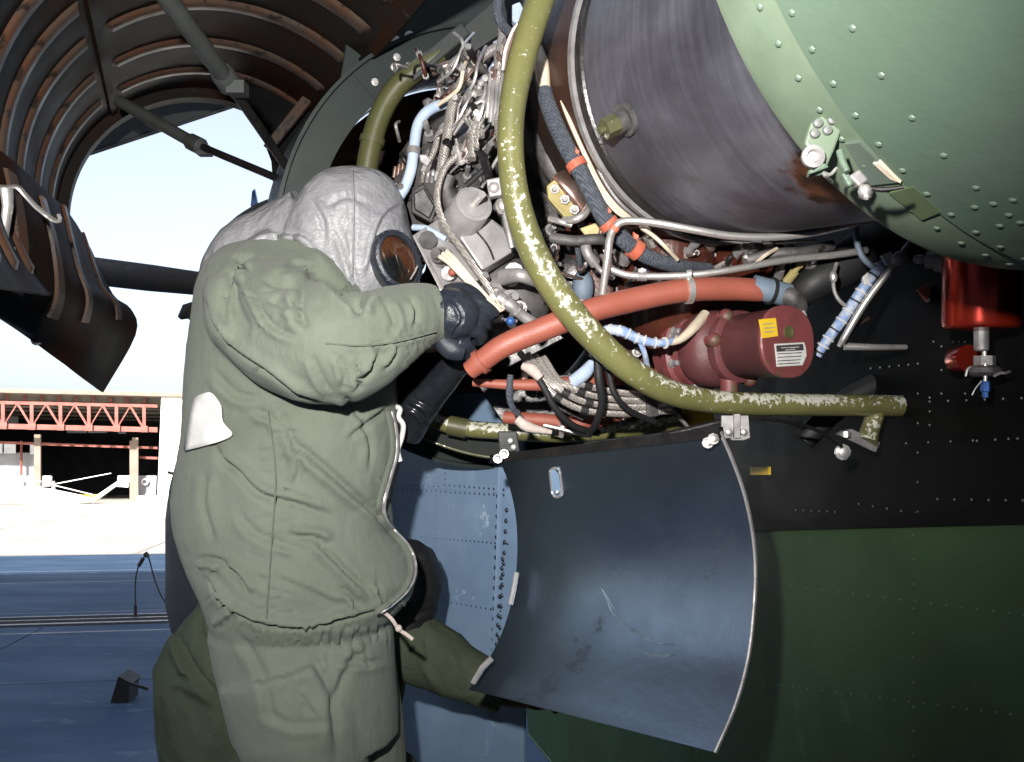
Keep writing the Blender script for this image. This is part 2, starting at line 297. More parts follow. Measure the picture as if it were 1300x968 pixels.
def drum_mat():
    m = bpy.data.materials.new('heat_stained_steel_drum'); m.use_nodes = True; t = m.node_tree; N = t.nodes; L = t.links; b = N['Principled BSDF']
    tc = N.new('ShaderNodeTexCoord'); mp = N.new('ShaderNodeMapping'); L.new(tc.outputs['Object'], mp.inputs[0])
    ax = (axis(1.0) - axis(2.0)).normalized(); mp.inputs['Rotation'].default_value = ax.rotation_difference(Vector((0, 0, 1))).to_euler()
    sx = N.new('ShaderNodeSeparateXYZ'); L.new(mp.outputs[0], sx.inputs[0])
    at = N.new('ShaderNodeMath'); at.operation = 'ARCTAN2'; L.new(sx.outputs[1], at.inputs[0]); L.new(sx.outputs[0], at.inputs[1])
    cb = N.new('ShaderNodeCombineXYZ'); L.new(at.outputs[0], cb.inputs[0]); L.new(sx.outputs[2], cb.inputs[1])
    def nz(scale, sv, det):
        q = N.new('ShaderNodeMapping'); q.inputs['Scale'].default_value = sv; L.new(cb.outputs[0], q.inputs[0])
        n = N.new('ShaderNodeTexNoise'); n.inputs['Scale'].default_value = scale; n.inputs['Detail'].default_value = det; n.inputs['Roughness'].default_value = .55; n.inputs['Distortion'].default_value = .35; L.new(q.outputs[0], n.inputs['Vector']); return n
    n1 = nz(1.1, (1.2, 2.6, 1), 7); n2 = nz(4, (.5, 16, 1), 8); n3 = nz(1.3, (2, 2.4, 1), 4)
    r = N.new('ShaderNodeValToRGB'); e = r.color_ramp.elements; e[0].position = .3; e[0].color = (.028, .027, .034, 1); e[1].position = .72; e[1].color = (.205, .205, .238, 1)
    k = e.new(.5); k.color = (.092, .09, .112, 1)
    mx = N.new('ShaderNodeMixRGB'); mx.inputs[0].default_value = .2; L.new(n1.outputs['Fac'], mx.inputs[1]); L.new(n2.outputs['Fac'], mx.inputs[2]); L.new(mx.outputs[0], r.inputs[0])
    r2 = N.new('ShaderNodeValToRGB'); r2.color_ramp.elements[0].position = .6; r2.color_ramp.elements[1].position = .74; L.new(n3.outputs['Fac'], r2.inputs[0])
    m2 = N.new('ShaderNodeMixRGB'); L.new(r2.outputs[0], m2.inputs[0]); L.new(r.outputs[0], m2.inputs[1]); m2.inputs[2].default_value = (.075, .05, .04, 1)
    vd = N.new('ShaderNodeVectorMath'); vd.operation = 'DISTANCE'; vd.name = 'rust_centre'; L.new(tc.outputs['Object'], vd.inputs[0])
    nr = N.new('ShaderNodeTexNoise'); nr.inputs['Scale'].default_value = 22; nr.inputs['Detail'].default_value = 8; L.new(tc.outputs['Object'], nr.inputs['Vector'])
    ma = N.new('ShaderNodeMath'); ma.operation = 'MULTIPLY_ADD'; L.new(nr.outputs['Fac'], ma.inputs[0]); ma.inputs[1].default_value = .16; L.new(vd.outputs['Value'], ma.inputs[2])
    r3 = N.new('ShaderNodeValToRGB'); r3.color_ramp.elements[0].position = .14; r3.color_ramp.elements[0].color = (1, 1, 1, 1); r3.color_ramp.elements[1].position = .17; r3.color_ramp.elements[1].color = (0, 0, 0, 1); L.new(ma.outputs[0], r3.inputs[0])
    rc = N.new('ShaderNodeValToRGB'); rc.color_ramp.elements[0].position = .35; rc.color_ramp.elements[0].color = (.03, .014, .009, 1); rc.color_ramp.elements[1].position = .65; rc.color_ramp.elements[1].color = (.2, .075, .035, 1); L.new(nr.outputs['Fac'], rc.inputs[0])
    m3 = N.new('ShaderNodeMixRGB'); L.new(r3.outputs[0], m3.inputs[0]); L.new(m2.outputs[0], m3.inputs[1]); L.new(rc.outputs[0], m3.inputs[2]); L.new(m3.outputs[0], b.inputs['Base Color']); b.inputs['Metallic'].default_value = .35
    rr = N.new('ShaderNodeValToRGB'); rr.color_ramp.elements[0].color = (.36, .36, .36, 1); rr.color_ramp.elements[1].color = (.62, .62, .62, 1); L.new(n2.outputs['Fac'], rr.inputs[0]); L.new(rr.outputs[0], b.inputs['Roughness'])
    bp = N.new('ShaderNodeBump'); bp.inputs['Strength'].default_value = .12; bp.inputs['Distance'].default_value = .004; L.new(n2.outputs['Fac'], bp.inputs['Height']); L.new(bp.outputs[0], b.inputs['Normal'])
    MT['drum'] = m
# ------------------------------------------------------------------ ground and hangar floor
def ground_at(px, py, z=0.0): return onplane(px, py, Vector((0, 0, z)), Vector((0, 0, 1)))
E = Vector((0.982, 0.19, 0)).normalized()            # direction of the door rails across the floor
EN = Vector((-E.y, E.x, 0))
g = G(); g.add([(-900, -400, 0), (900, -400, 0), (900, 1500, 0), (-900, 1500, 0)], [(0, 1, 2, 3)])
O('apron', g, MT['concrete'], kind='structure', smooth=0)

rail0 = ground_at(106, 786)
def fl(a, b, z):  # floor coordinates: a along the rail, b towards the apron
    return rail0 + E * a + EN * b + Vector((0, 0, z))
# the shaded ramp in bays with recessed joints
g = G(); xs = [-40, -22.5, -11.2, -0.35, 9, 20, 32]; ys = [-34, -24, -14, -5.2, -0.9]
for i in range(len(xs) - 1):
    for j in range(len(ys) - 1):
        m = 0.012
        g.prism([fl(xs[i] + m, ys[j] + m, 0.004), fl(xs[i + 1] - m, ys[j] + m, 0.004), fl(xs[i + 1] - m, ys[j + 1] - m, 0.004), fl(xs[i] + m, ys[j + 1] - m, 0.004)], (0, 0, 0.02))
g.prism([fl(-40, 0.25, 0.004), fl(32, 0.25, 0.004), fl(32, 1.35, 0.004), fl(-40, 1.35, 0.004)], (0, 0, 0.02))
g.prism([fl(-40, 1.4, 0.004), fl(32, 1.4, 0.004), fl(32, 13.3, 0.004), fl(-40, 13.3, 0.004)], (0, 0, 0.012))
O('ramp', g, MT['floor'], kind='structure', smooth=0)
g = G()
for b, w in ((-1.62, 0.11), (0.62, 0.05), (5.6, 0.1), (8.2, 0.1)):
    z = 0.029 if b < 1.4 else 0.021
    g.add([fl(-40, b, z), fl(32, b, z), fl(32, b + w, z), fl(-40, b + w, z)], [(0, 1, 2, 3)])
O('floor_line', g, MT['line'], kind='structure', smooth=0)
g = G()
for k in range(9):
    b = 13.6 + k * 7.5; g.add([fl(-120, b, .006), fl(40, b, .006), fl(40, b + .16, .006), fl(-120, b + .16, .006)], [(0, 1, 2, 3)])
for k in range(16):
    a = -110 + k * 9; g.add([fl(a, 13.4, .010), fl(a + .12, 13.4, .010), fl(a + .12, 80, .010), fl(a, 80, .010)], [(0, 1, 2, 3)])
O('apron_joint', g, MT['roof_deck'], kind='structure', smooth=0)

# tall wall added out of view behind the camera to shade the ramp; steel drain channels cross the ramp
def bw(a, b, z): return Vector((0, -5.5, 0)) + E * a + EN * b + Vector((0, 0, z))
g = G(); g.prism([bw(-70, 0, 0), bw(60, 0, 0), bw(60, 0, 19.6), bw(-70, 0, 19.6)], EN * -0.5)
for k in range(26): g.prism([bw(-70 + k * 5, .0, 0), bw(-69.7 + k * 5, .0, 0), bw(-69.7 + k * 5, .0, 19.5), bw(-70 + k * 5, .0, 19.5)], EN * .12)
O('added_shade_wall', g, MT['grey_clad'], None, 0, kind='structure')  # unseen wall, sized for the shade edge it casts
g = G()
for b in (-0.75, -0.3, 0.1): g.bar(fl(-40, b, 0.02), fl(32, b, 0.02), 0.08, 0.05)
O('drain_channel', g, MT['rail'], None, 0, kind='structure')

# ------------------------------------------------------------------ hangar across the apron
HN = Vector((0.287, -0.958, 0)).normalized(); HE = Vector((0.958, 0.287, 0)).normalized()
H0 = P(200, 637, 87); H0.z = 0
def hp(px, py, back=0.0): return onplane(px, py, H0 - HN * back, HN)
fh = empty('hangar', H0, 'white hangar with an open front and red roof truss across the sunlit apron', 'hangar')
def hz(px, z, back=0): p = hp(px, 600, back); p.z = z; return p
ztop = hp(200, 504).z
zl = hp(0, 499).z
L0, R0 = hz(-150, 0), hz(201, 0)
Rend = R0 + HE * 26
g = G()
g.prism([R0, Rend, Rend + Vector((0, 0, ztop)), R0 + Vector((0, 0, ztop))], -HN * 0.4); O('front_wall', g, MT['white_wall'], fh, 0)
B = -HN * 34
def up(p, z): return Vector((p.x, p.y, z))
g = G(); g.prism([up(L0, ztop), up(Rend, ztop), up(Rend, ztop) + B, up(L0, ztop) + B], (0, 0, 0.45)); O('roof', g, MT['roof_deck'], fh, 0)
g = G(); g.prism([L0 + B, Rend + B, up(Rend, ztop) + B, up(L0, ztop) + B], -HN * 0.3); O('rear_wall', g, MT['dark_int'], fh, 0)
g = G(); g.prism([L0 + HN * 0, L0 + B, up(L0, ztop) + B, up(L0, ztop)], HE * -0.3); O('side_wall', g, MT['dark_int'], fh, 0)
g = G(); g.prism([Rend, Rend + B, up(Rend, ztop) + B, up(Rend, ztop)], HE * 0.3); O('side_wall', g, MT['white_wall'], fh, 0)
# grey inner partition at the left with its windows, dark lining behind the big bay
pl = G(); a, b_ = hz(-150, 0, 9), hz(47, 0, 9); zt = hp(20, 575, 9).z
pl.prism([a, b_, up(b_, zt), up(a, zt)], -HN * 0.2); O('partition', pl, MT['grey_clad'], fh, 0)
for x0, x1, y0, y1 in ((-12, 3, 563, 576), (5, 20, 561, 576), (38, 45, 565, 577)):
    g = G(); g.prism([hp(x0, y1, 8.6), hp(x1, y1, 8.6), hp(x1, y0, 8.6), hp(x0, y0, 8.6)], -HN * 0.1); f = O('window', g, MT['glass'], fh, 0)
for x0, x1, y0, y1 in ((-6, 8, 530, 542), (9, 23, 529, 541), (85, 110, 547, 550), (112, 136, 547, 550), (150, 160, 548, 551)):
    g = G(); g.prism([hp(x0, y1, 25), hp(x1, y1, 25), hp(x1, y0, 25), hp(x0, y0, 25)], -HN * 0.1); O('window', g, MT['glass'], fh, 0)
g = G(); a, b_ = hz(174, 0, 4), hz(199, 0, 4); zt = hp(186, 604, 4).z
g.prism([a, b_, up(b_, zt), up(a, zt)], -HN * 0.2); O('partition', g, MT['grey_clad'], fh, 0)
g = G(); g.lathe(hp(184, 612, 3.9), HN, [(0, 0.34), (0.25, 0.34), (0.25, 0.2), (0.1, 0.2)], 18, cap=False); O('wheel_ring', g, MT['white_paint'], fh)
for x, y0, y1, w in ((48, 552, 637, 0.55), (172, 556, 637, 0.55), (167, 560, 637, 0.3)):
    g = G(); bk = 3.0; p, q = hp(x, y0, bk), hp(x, y1, bk); q.z = 0; g.box((p + q) / 2, HE * w / 2, HN * 0.25, (p - q) / 2); O('column', g, MT['col_steel'], fh, 0)
for x in (27,):
    g = G(); p, q = hp(x, 560, 8.2), hp(x, 612, 8.2); g.rod(p, q, 0.12, 6); O('column', g, MT['red_steel'], fh, 0)
# roof truss
def truss_bar(a, b, w, m='red_steel', bk=0.8): 
    g = G(); g.bar(hp(*a, bk), hp(*b, bk), w, w, HN); O('truss_member', g, MT[m], fh, 0)
truss_bar((-60, 540), (200, 546), 0.48); truss_bar((-60, 510), (200, 516), 0.3)
truss_bar((-60, 560), (200, 569), 0.25, bk=6); truss_bar((175, 581), (200, 582), 0.25, bk=4)
vx = [-33, 4, 40.5, 77, 113, 148, 183]
for k, x in enumerate(vx):
    yt, yb = 511 + (x + 60) * 0.023, 540 + (x + 60) * 0.023
    truss_bar((x, yt + .5), (x, yb), 0.3, bk=0.75)
    g = G(); g.box(hp(x, yb - 0.5, .4), HE * 0.3, HN * 0.05, Vector((0, 0, 0.3))); O('gusset_plate', g, MT['red_steel'], fh, 0)
    if k < len(vx) - 1:
        x2 = vx[k + 1]; xm = (x + x2) / 2
        truss_bar((x, yb), (xm, yt), 0.11, bk=0.7); truss_bar((xm, yt), (x2, yb + .8), 0.19, bk=0.66)
for k, x in enumerate(range(-40, 200, 22)):      # roof beams running back
    g = G(); g.bar(up(hz(x, 0, 1), ztop - 0.25), up(hz(x, 0, 33), ztop - 0.25), 0.25, 0.5); O('roof_beam', g, MT['red_steel'], fh, 0)
for bk in (4, 9, 15, 22, 29):
    g = G(); g.bar(up(hz(-140, 0, bk), ztop - 0.62), up(Rend - HE * .5, ztop - 0.62) - HN * bk, 0.2, 0.22); O('roof_beam', g, MT['roof_deck'], fh, 0)
g = G(); g.bar(up(L0, ztop + 0.2) + HN * .25, up(Rend, ztop + 0.2) + HN * .25, 0.25, 0.35); O('fascia', g, MT['col_steel'], fh, 0)

# white helicopter parked in front of it
def hb(px, py, fwd=6.0): return hp(px, py, -fwd)
wh = empty('parked_helicopter', up(hb(60, 640), 0), 'white helicopter with crossed rotor blades parked in front of the far hangar', 'helicopter')
g = G(); sec = []
for x, yc, ry in ((-70, 632, 8), (-30, 630, 12), (20, 629, 12), (60, 631, 11), (95, 634, 7), (112, 635, 4), (122, 634, 2.5)):
    c = hb(x, yc); r = ry * 0.07
    sec.append([c + Vector((0, 0, 1)) * r * math.sin(t) + HN * r * 1.1 * math.cos(t) for t in np.linspace(0, 2 * math.pi, 14, endpoint=False)])
g.loft(sec); O('body', g, MT['white_paint'], wh)
g = G(); g.loft([[hb(118, 636) + HN * .2 * math.cos(t) + Vector((0, 0, .28)) * math.sin(t) for t in np.linspace(0, 6.28, 10, endpoint=False)],
                 [hb(152, 612) + HN * .12 * math.cos(t) + Vector((0, 0, .2)) * math.sin(t) for t in np.linspace(0, 6.28, 10, endpoint=False)]]); O('tail_boom', g, MT['white_paint'], wh)
g = G(); g.prism([hb(149, 618), hb(163, 619), hb(165, 604), hb(150, 604)], HN * 0.15); O('tail_fin', g, MT['white_paint'], wh, 0)
g = G(); g.rod(hb(68, 624), hb(68, 611), 0.22, 10, .12); O('rotor_mast', g, MT['dull'], wh)
for a, b in (((68, 615), (141, 601)), ((68, 616), (119, 628.5)), ((68, 614), (-8, 602)), ((68, 615), (20, 626))):
    g = G(); g.bar(hb(*a), hb(*b), 0.07, 0.3, HN); O('rotor_blade', g, MT['white_paint'], wh, 0)
for x in (24, 40, 60):
    g = G(); g.box(hb(x, 611), HE * .35, HN * .3, Vector((0, 0, .45))); O('engine_cover', g, MT['white_paint'], wh, 0, bevel=.08)
for x in (5, 60, 90):
    g = G(); q = up(hb(x, 640), 0.28); g.lathe(q - HN * .1, HN, [(0, .28), (.2, .28)], 14); O('wheel', g, MT['black'], wh)
g = G(); q = hb(112, 637.5, 5.0); q.z = .5; g.box(q, HE * .85, HN * .5, Vector((0, 0, .3))); 
yc = O('tow_cart', g, MT['yellow'], None, 0, bevel=.06); tag(yc, 'small yellow cart under the tail of the white helicopter', 'cart')
LB = ('low pale equipment case against the right column of the far hangar', 'pale case second from the right column of the far hangar', 'tallest pale case at the corner of the far hangar opening', 'pale case just right of the tallest one at the hangar corner', 'rightmost pale case in front of the white hangar wall')
for i, x in enumerate((176, 181, 188, 194, 200)):
    g = G(); q = hp(x, 637, -2.0); q.z = .3 + .1 * (i == 2); g.box(q, HE * .2, HN * .25, Vector((0, 0, q.z - .02)))
    g.box(q + Vector((0, 0, q.z - .02)), HE * .23, HN * .28, Vector((0, 0, .04)))
    tag(O('equipment_case', g, MT['white_paint'], None, 0), LB[i], 'case', 'cases by the hangar corner')

# cable standing in a bent loop on the floor, and a chock
def gz(px, py): return ground_at(px, py, 0.03)
b0 = gz(172, 783); dd = (b0 - CAM).dot(FW)
pts = [P(172, 782, dd), P(172, 765, dd), P(172, 740, dd), P(175, 722, dd), P(182, 710, dd), P(185, 702, dd), P(190, 712, dd), P(196, 735, dd), P(204, 755, dd), P(214, 772, dd), P(222, 783, dd)]
g = G(); g.tube(spline(pts, 4), 0.013, 6); g.tube([P(176, 719, dd), P(182, 709, dd)], 0.035, 6); g.tube([P(172, 782, dd), P(172, 768, dd)], 0.028, 6); g.tube([P(184, 702, dd), P(188, 707, dd)], 0.04, 6)
tag(O('cable', g, MT['black']), 'thin black cable standing up in a bent loop from the shaded ramp', 'cable')
b0 = ground_at(158, 892, 0.03); dd = (b0 - CAM).dot(FW)
g = G(); g.prism([P(140, 893, dd), P(150, 859, dd), P(168, 868, dd), P(164, 872, dd), P(163, 893, dd)], FW * 0.25); g.bar(P(166, 868, dd), P(188, 875, dd), 0.025, 0.03)
tag(O('wheel_chock', g, MT['black'], None, 0), 'black wheel chock with a short handle on the shaded ramp', 'chock')

# ------------------------------------------------------------------ helicopter being serviced: large structure
HC = empty('helicopter', Vector((1.2, 2.4, 0)), 'dark green military helicopter with its engine cowlings swung open for maintenance', 'helicopter')
VPX, VPY = 195.0, 395.0
def axis(d): return P(VPX + 1455 / d, VPY - 604 / d, d)
AX = (axis(1.0) - axis(2.0)).normalized()               # towards the camera along the engine
E1 = (RT - AX * RT.dot(AX)).normalized(); E2 = AX.cross(E1)
E2 = -E2 if E2.dot(UP) < 0 else E2
drum_mat()
def ringp(c, R, ang): return c + (E1 * math.cos(ang) + E2 * math.sin(ang)) * R
def ring(c, R, n=72, a0=0, a1=2 * math.pi): return [ringp(c, R, a0 + (a1 - a0) * k / n) for k in range(n)]
def body(name, prof, m, n=72, parent=HC, cap=False, smooth=35, cfun=axis, **k):
    g = G(); g.loft([ring(cfun(d), R, n) for d, R in prof], cap); return O(name, g, MT[m], parent, smooth, **k)

# fuselage side wall: from far left behind everything to the right edge, with a real lap joint and a slight bulge
WD = Vector((0.21, -1.0, 0)).normalized()             # along the wall towards the camera
W0 = P(960, 640, 2.9)
WN = Vector((-WD.y, WD.x, 0)); WN = -WN if WN.x > 0 else WN    # out of the wall, towards the engine
def wall_pt(px, py, off=0.0): return onplane(px, py, W0 + WN * off, WN)
def wall(s, z, off=0.0): p = W0 + WD * s + WN * off; return Vector((p.x, p.y, z))
zseam = wall_pt(1130, 668).z
_a, _b = wall_pt(990, 673, .07), wall_pt(1300, 665, .07); _sa, _sb = (_a - W0).dot(WD), (_b - W0).dot(WD)
def zs(s): return _a.z + (_b.z - _a.z) * (s - _sa) / (_sb - _sa)          # the paint line climbs gently forward
def bulge(z): return 0.10 * math.sin(max(0, min(1, (z - 0.6) / 2.6)) * math.pi)
g = G()
rows = [[wall(s, zs(s) - .012 + (3.9 - zs(s)) * t, bulge(zs(s) - .012 + (3.9 - zs(s)) * t) - 0.02) for s in np.linspace(-3.2, 2.6, 24)] for t in np.linspace(0, 1, 16)]
g.sheet(rows, 0.01); O('upper_fuselage_skin', g, MT['black_paint'], HC, 60)
g = G()
rows = [[wall(s, .75 + (zs(s) - .75) * t, bulge(.75 + (zs(s) - .75) * t) - 0.005) for s in np.linspace(-3.2, 2.6, 24)] for t in np.linspace(0, 1, 12)]
g.sheet(rows, 0.01); O('lower_fuselage_skin', g, MT['green_paint'], HC, 60)
rows = [[wall(s, z, bulge(z) * 1.0 - 0.008 - 0.9 * t) for s in np.linspace(-3.2, 2.6, 8)] for t, z in ((0, 0.76), (.1, .62), (.3, .5), (.7, .44), (1.4, .42))]
g = G(); g.sheet(rows, 0.01); O('belly_skin', g, MT['green_paint'], HC, 60)
def rivet_mesh(g, p, n, r, h=0.5):
    n = n.normalized(); u = n.orthogonal().normalized(); w = n.cross(u); vs = []
    for rr, hh in ((1, 0), (0.8, .6), (.35, 1)):
        vs += [p + (u * math.cos(k * math.pi / 3) + w * math.sin(k * math.pi / 3)) * r * rr + n * r * h * hh for k in range(6)]
    fs = [(i * 6 + j, i * 6 + (j + 1) % 6, (i + 1) * 6 + (j + 1) % 6, (i + 1) * 6 + j) for i in range(2) for j in range(6)] + [(12, 13, 14, 15, 16, 17)]
    g.add(vs, fs)
def wall_surf(px, py):
    p = wall_pt(px, py, .08)
    for _ in range(3): p = wall_pt(px, py, bulge(p.z) + (.006 if p.z < zs((p - W0).dot(WD)) else -.009))
    return p
g = G()
def rrow(a, b, step, r=0.003, gg=None):
    p, q = wall_surf(*a), wall_surf(*b); n = max(2, int((q - p).length / step))
    for k in range(n + 1):
        t = k / n; rivet_mesh(g if gg is None else gg, wall_surf(a[0] + (b[0] - a[0]) * t, a[1] + (b[1] - a[1]) * t), WN, r)
rrow((985, 742), (1320, 784), .055); rrow((1160, 680), (1160, 960), .05); rrow((970, 868), (1320, 912), .055)
rrow((985, 664), (1320, 654), .03); rrow((1010, 648), (1060, 650), .035); rrow((1190, 634), (1320, 636), .045)
rrow((1165, 500), (1165, 650), .06); rrow((1180, 505), (1180, 540), .06); rrow((1150, 563), (1320, 556), .06); rrow((1180, 510), (1320, 505), .05)
rrow((1105, 468), (1165, 462), .035); rrow((1185, 434), (1225, 500), .06); rrow((1210, 434), (1225, 434), .06); rrow((1240, 560), (1320, 555), .08)
rrow((1195, 440), (1195, 500), .05); rrow((1090, 640), (1180, 655), .05)
O('rivets', g, MT['rivet'], HC, kind='stuff')
g = G(); a, b = wall(-0.3, zs(-.3) + .014, bulge(zseam) + .002), wall(2.5, zs(2.5) + .014, bulge(zs(2.5)) + .002); g.bar(a, b, .012, .03); O('lap_strip', g, MT['black_paint'], HC)
g = G(); c = wall_pt(965, 598, .155); g.box(c, WD * .055, WN * .004, Vector((0, 0, .011))); O('yellow_placard', g, MT['yellow'], HC)
g = G(); c = wall_pt(885, 527, .45); g.box(c, WD * .09, WN * .004, Vector((0, .0, .028))); O('yellow_placard', g, MT['yellow'], HC)

# skin between the mechanic and the open panel, coloured with the skylight's blue
def bs(u, v, off=0):       # u 0..1 across, v 0..1 down (pixels 430..668, 500..990)
    px = 400 + 268 * u; py = 500 + 500 * v
    return P(px, py, 3.3 - 0.42 * u - 0.2 * math.sin(u * math.pi * .5) ** 2 - off)
g = G(); g.sheet([[bs(u, v) for u in np.linspace(0, 1, 20)] for v in np.linspace(0, 1, 14)], 0.012); O('sponson_skin', g, MT['skylit_blue'], HC, 60)
g = G()
BN = -FW
def brow(a, b, step_px, r=.0062):
    n = int(math.hypot(b[0] - a[0], b[1] - a[1]) / step_px)
    for k in range(n + 1):
        t = k / n; px, py = a[0] + (b[0] - a[0]) * t, a[1] + (b[1] - a[1]) * t
        rivet_mesh(g, bs((px - 400) / 268, (py - 500) / 500, .014), BN, r)
brow((500, 621), (640, 629), 6, .0052); brow((500, 615), (558, 618), 6, .0052); brow((566, 616), (640, 622), 6, .0052); brow((500, 572), (545, 570), 6, .005)
brow((536, 682), (645, 691), 5, .0048); brow((556, 762), (636, 776), 6, .0048); brow((560, 846), (630, 856), 7, .005)
brow((556, 600), (552, 760), 7, .0045); brow((567, 580), (566, 616), 7, .005); brow((548, 578), (541, 614), 7, .005); brow((537, 578), (533, 614), 7, .005)
brow((633, 630), (626, 838), 13, .0085); brow((644, 648), (633, 838), 13, .0085); brow((639, 710), (630, 830), 11, .0085)
O('rivets', g, MT['rivet_dark'], HC, kind='stuff')
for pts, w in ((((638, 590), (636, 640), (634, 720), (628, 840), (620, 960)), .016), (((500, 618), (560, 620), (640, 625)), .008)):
    g = G(); g.tube(spline([bs((x - 400) / 268, (y - 500) / 500, .012) for x, y in pts], 5), w, 6, flat=.3); O('skin_seam', g, MT['skylit_blue'], HC)
g = G(); g.prism([bs((568 - 400) / 268, (578 - 500) / 500, .02), bs((634 - 400) / 268, (590 - 500) / 500, .02), bs((634 - 400) / 268, (616 - 500) / 500, .02), bs((568 - 400) / 268, (612 - 500) / 500, .02)], FW * .004); O('doubler_plate', g, MT['skylit_blue'], HC, 0)
# the second skin edge that curves away behind the panel
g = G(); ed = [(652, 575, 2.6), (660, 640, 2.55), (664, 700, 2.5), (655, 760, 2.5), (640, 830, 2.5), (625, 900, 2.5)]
e1 = spline([P(*p) for p in ed], 5); g.sheet([e1, [p + RT * .25 + FW * .35 for p in e1]], .012); O('skin_edge', g, MT['skylit_blue'], HC, 60)

# nacelle frame ring round the engine bay, and the dark lining of the bay
FC = P(632, 318, 2.72); FR = 275 / F_PX * 2.72
def fring(R, d=0.0, n=96): return ring(FC - AX * d, R, n)
g = G(); g.loft([fring(FR), fring(FR - .105), fring(FR - .105, .025), fring(FR, .025), fring(FR)], False); O('nacelle_frame', g, MT['frame'], HC, 30)
g = G(); g.loft([fring(FR + .006, -.03), fring(FR + .006, .25), fring(FR - .004, .25), fring(FR - .004, -.03), fring(FR + .006, -.03)], False); O('nacelle_skin', g, MT['frame'], HC, 30)
g = G(); g.loft([fring(FR - .11, .3), fring(FR - .2, .9), fring(.05, .95)], False); O('bay_lining', g, MT['brown_int'], HC, 30)
g = G(); g.loft([fring(FR - .106, .025), fring(FR - .106, .3)], False); O('bay_edge_lining', g, MT['darkmetal'], HC, 30)
# splice plates and bolts on the frame
for a0, a1 in ((115, 132), (97, 113)):
    g = G(); n = 6
    vs = [[ringp(FC + AX * z, R, math.radians(a0 + (a1 - a0) * k / n)) for k in range(n + 1)] for R, z in ((FR - .012, .004), (FR - .095, .004))]
    g.sheet(vs, .006); pl = O('splice_plate', g, MT['frame'], HC, 30)
    for a in ((a0 + 3, .07), (a0 + 7, .055), (a0 + 5, .035), (a1 - 3, .06)):
        g = G(); p = ringp(FC + AX * .008, FR - a[1], math.radians(a[0])); g.lathe(p, AX, [(0, .011), (.003, .011), (.003, .007), (.012, .006)], 8); O('bolt', g, MT['steel'], pl)
# dark nacelle top beam sweeping to the upper right
def slab(name, poly, d, th, m, parent=HC, smooth=0, **k):
    g = G(); g.prism([P(*p, d) if len(p) == 2 else P(*p) for p in poly], FW * th); return O(name, g, MT[m], parent, smooth, bevel=.004, **k)
slab('nacelle_beam', [(452, 0 - 30), (520, -30), (700, -30), (640, 20), (560, 75), (500, 120), (476, 112), (520, 60), (470, 88), (440, 118), (430, 110)], 2.62, .06, 'frame')
slab('nacelle_beam', [(545, 72), (640, -10), (690, -30), (740, -30), (640, 40), (556, 96)], 2.5, .05, 'frame2')
g = G(); g.bar(P(520, 100, 2.45), P(592, 40, 2.45), .04, .05, FW); O('hinge_arm', g, MT['frame2'], HC, bevel=.006)
for x, y in ((502, 52), (493, 66), (520, 46)):
    g = G(); g.lathe(P(x, y, 2.6), -FW, [(0, .014), (.004, .014), (.004, .009), (.016, .008)], 8); O('bolt', g, MT['steel'], HC)

# ------------------------------------------------------------------ engine
body('casing_drum', [(2.0, .352), (1.97, .362), (1.9, .36), (1.7, .36), (1.45, .36), (1.15, .36)], 'drum', 96)
body('drum_end_flange', [(2.03, .33), (2.03, .366), (2.012, .368), (2.006, .3635), (1.985, .3635), (1.98, .355)], 'darkmetal', 96)
body('drum_clamp_ring', [(2.022, .36), (2.022, .374), (2.008, .374), (2.008, .36)], 'dull', 96)
body('drum_fairing', [(2.3, .34), (2.2, .375), (2.1, .38), (2.035, .366)], 'brown_int', 72)
body('compressor_casing', [(2.9, .2), (2.88, .3), (2.6, .31), (2.58, .33), (2.55, .33), (2.53, .31), (2.33, .33), (2.31, .36), (2.28, .36), (2.27, .3)], 'cast', 72)
g = G(); c = ringp(axis(1.86), .358, math.radians(205)); nn = (c - axis(1.86)).normalized()
g.lathe(c, nn, [(-.01, .032), (.012, .032), (.012, .022), (.03, .022)], 14); bo = O('casing_boss', g, MT['cast'], HC)
g = G(); g.lathe(c + nn * .03, nn, [(0, .021), (.028, .021), (.028, .008), (.04, .008)], 6); O('boss_plug', g, MT['tube2'], bo, 20)
drum_o = bpy.data.objects['casing_drum']; MT['drum'].node_tree.nodes['rust_centre'].inputs[1].default_value = ringp(axis(1.5), .36, math.radians(243)) - world_loc(drum_o)


# green intake barrel, lip, rivets
AXB = (RT * math.sin(.41) * math.cos(-.01) + UP * -.01 - FW * math.cos(.41)).normalized()
B1 = (RT - AXB * RT.dot(AXB)).normalized(); B2 = AXB.cross(B1); B2 = -B2 if B2.dot(UP) < 0 else B2
LC, LR = P(1267.4, -146.7, 1.25), .530
SC_, SR = P(1396.3, -266.2, 1.18), .633
def bring(c, R, t, n=128): return [c + AXB * t + (B1 * math.cos(2 * math.pi * k / n) + B2 * math.sin(2 * math.pi * k / n)) * R for k in range(n)]
def bbody(name, prof, m):
    g = G(); g.loft([bring(*q) for q in prof], False); return O(name, g, MT[m], HC, 35)
bbody('intake_barrel', [(SC_, SR - .016, -.004), (SC_, SR, .0), (SC_, SR + .002, .1), (SC_, SR + .004, .3), (SC_, SR + .006, .6)], 'barrel')
bbody('barrel_lip', [(LC, LR - .11, -.004), (LC, LR - .016, -.004), (LC, LR - .004, .004), (LC, LR, .018), (LC.lerp(SC_, .5), (LR + SR) / 2 - .002, 0.012), (SC_, SR - .004, .002)], 'barrel_lip')
bbody('barrel_inner_duct', [(LC, LR - .10, -.002), (LC, LR - .10, .3)], 'darkmetal')
g = G()
rv = G(); rivet_mesh(rv, Vector((0, 0, 0)), Vector((0, 0, 1)), .0047, .45)
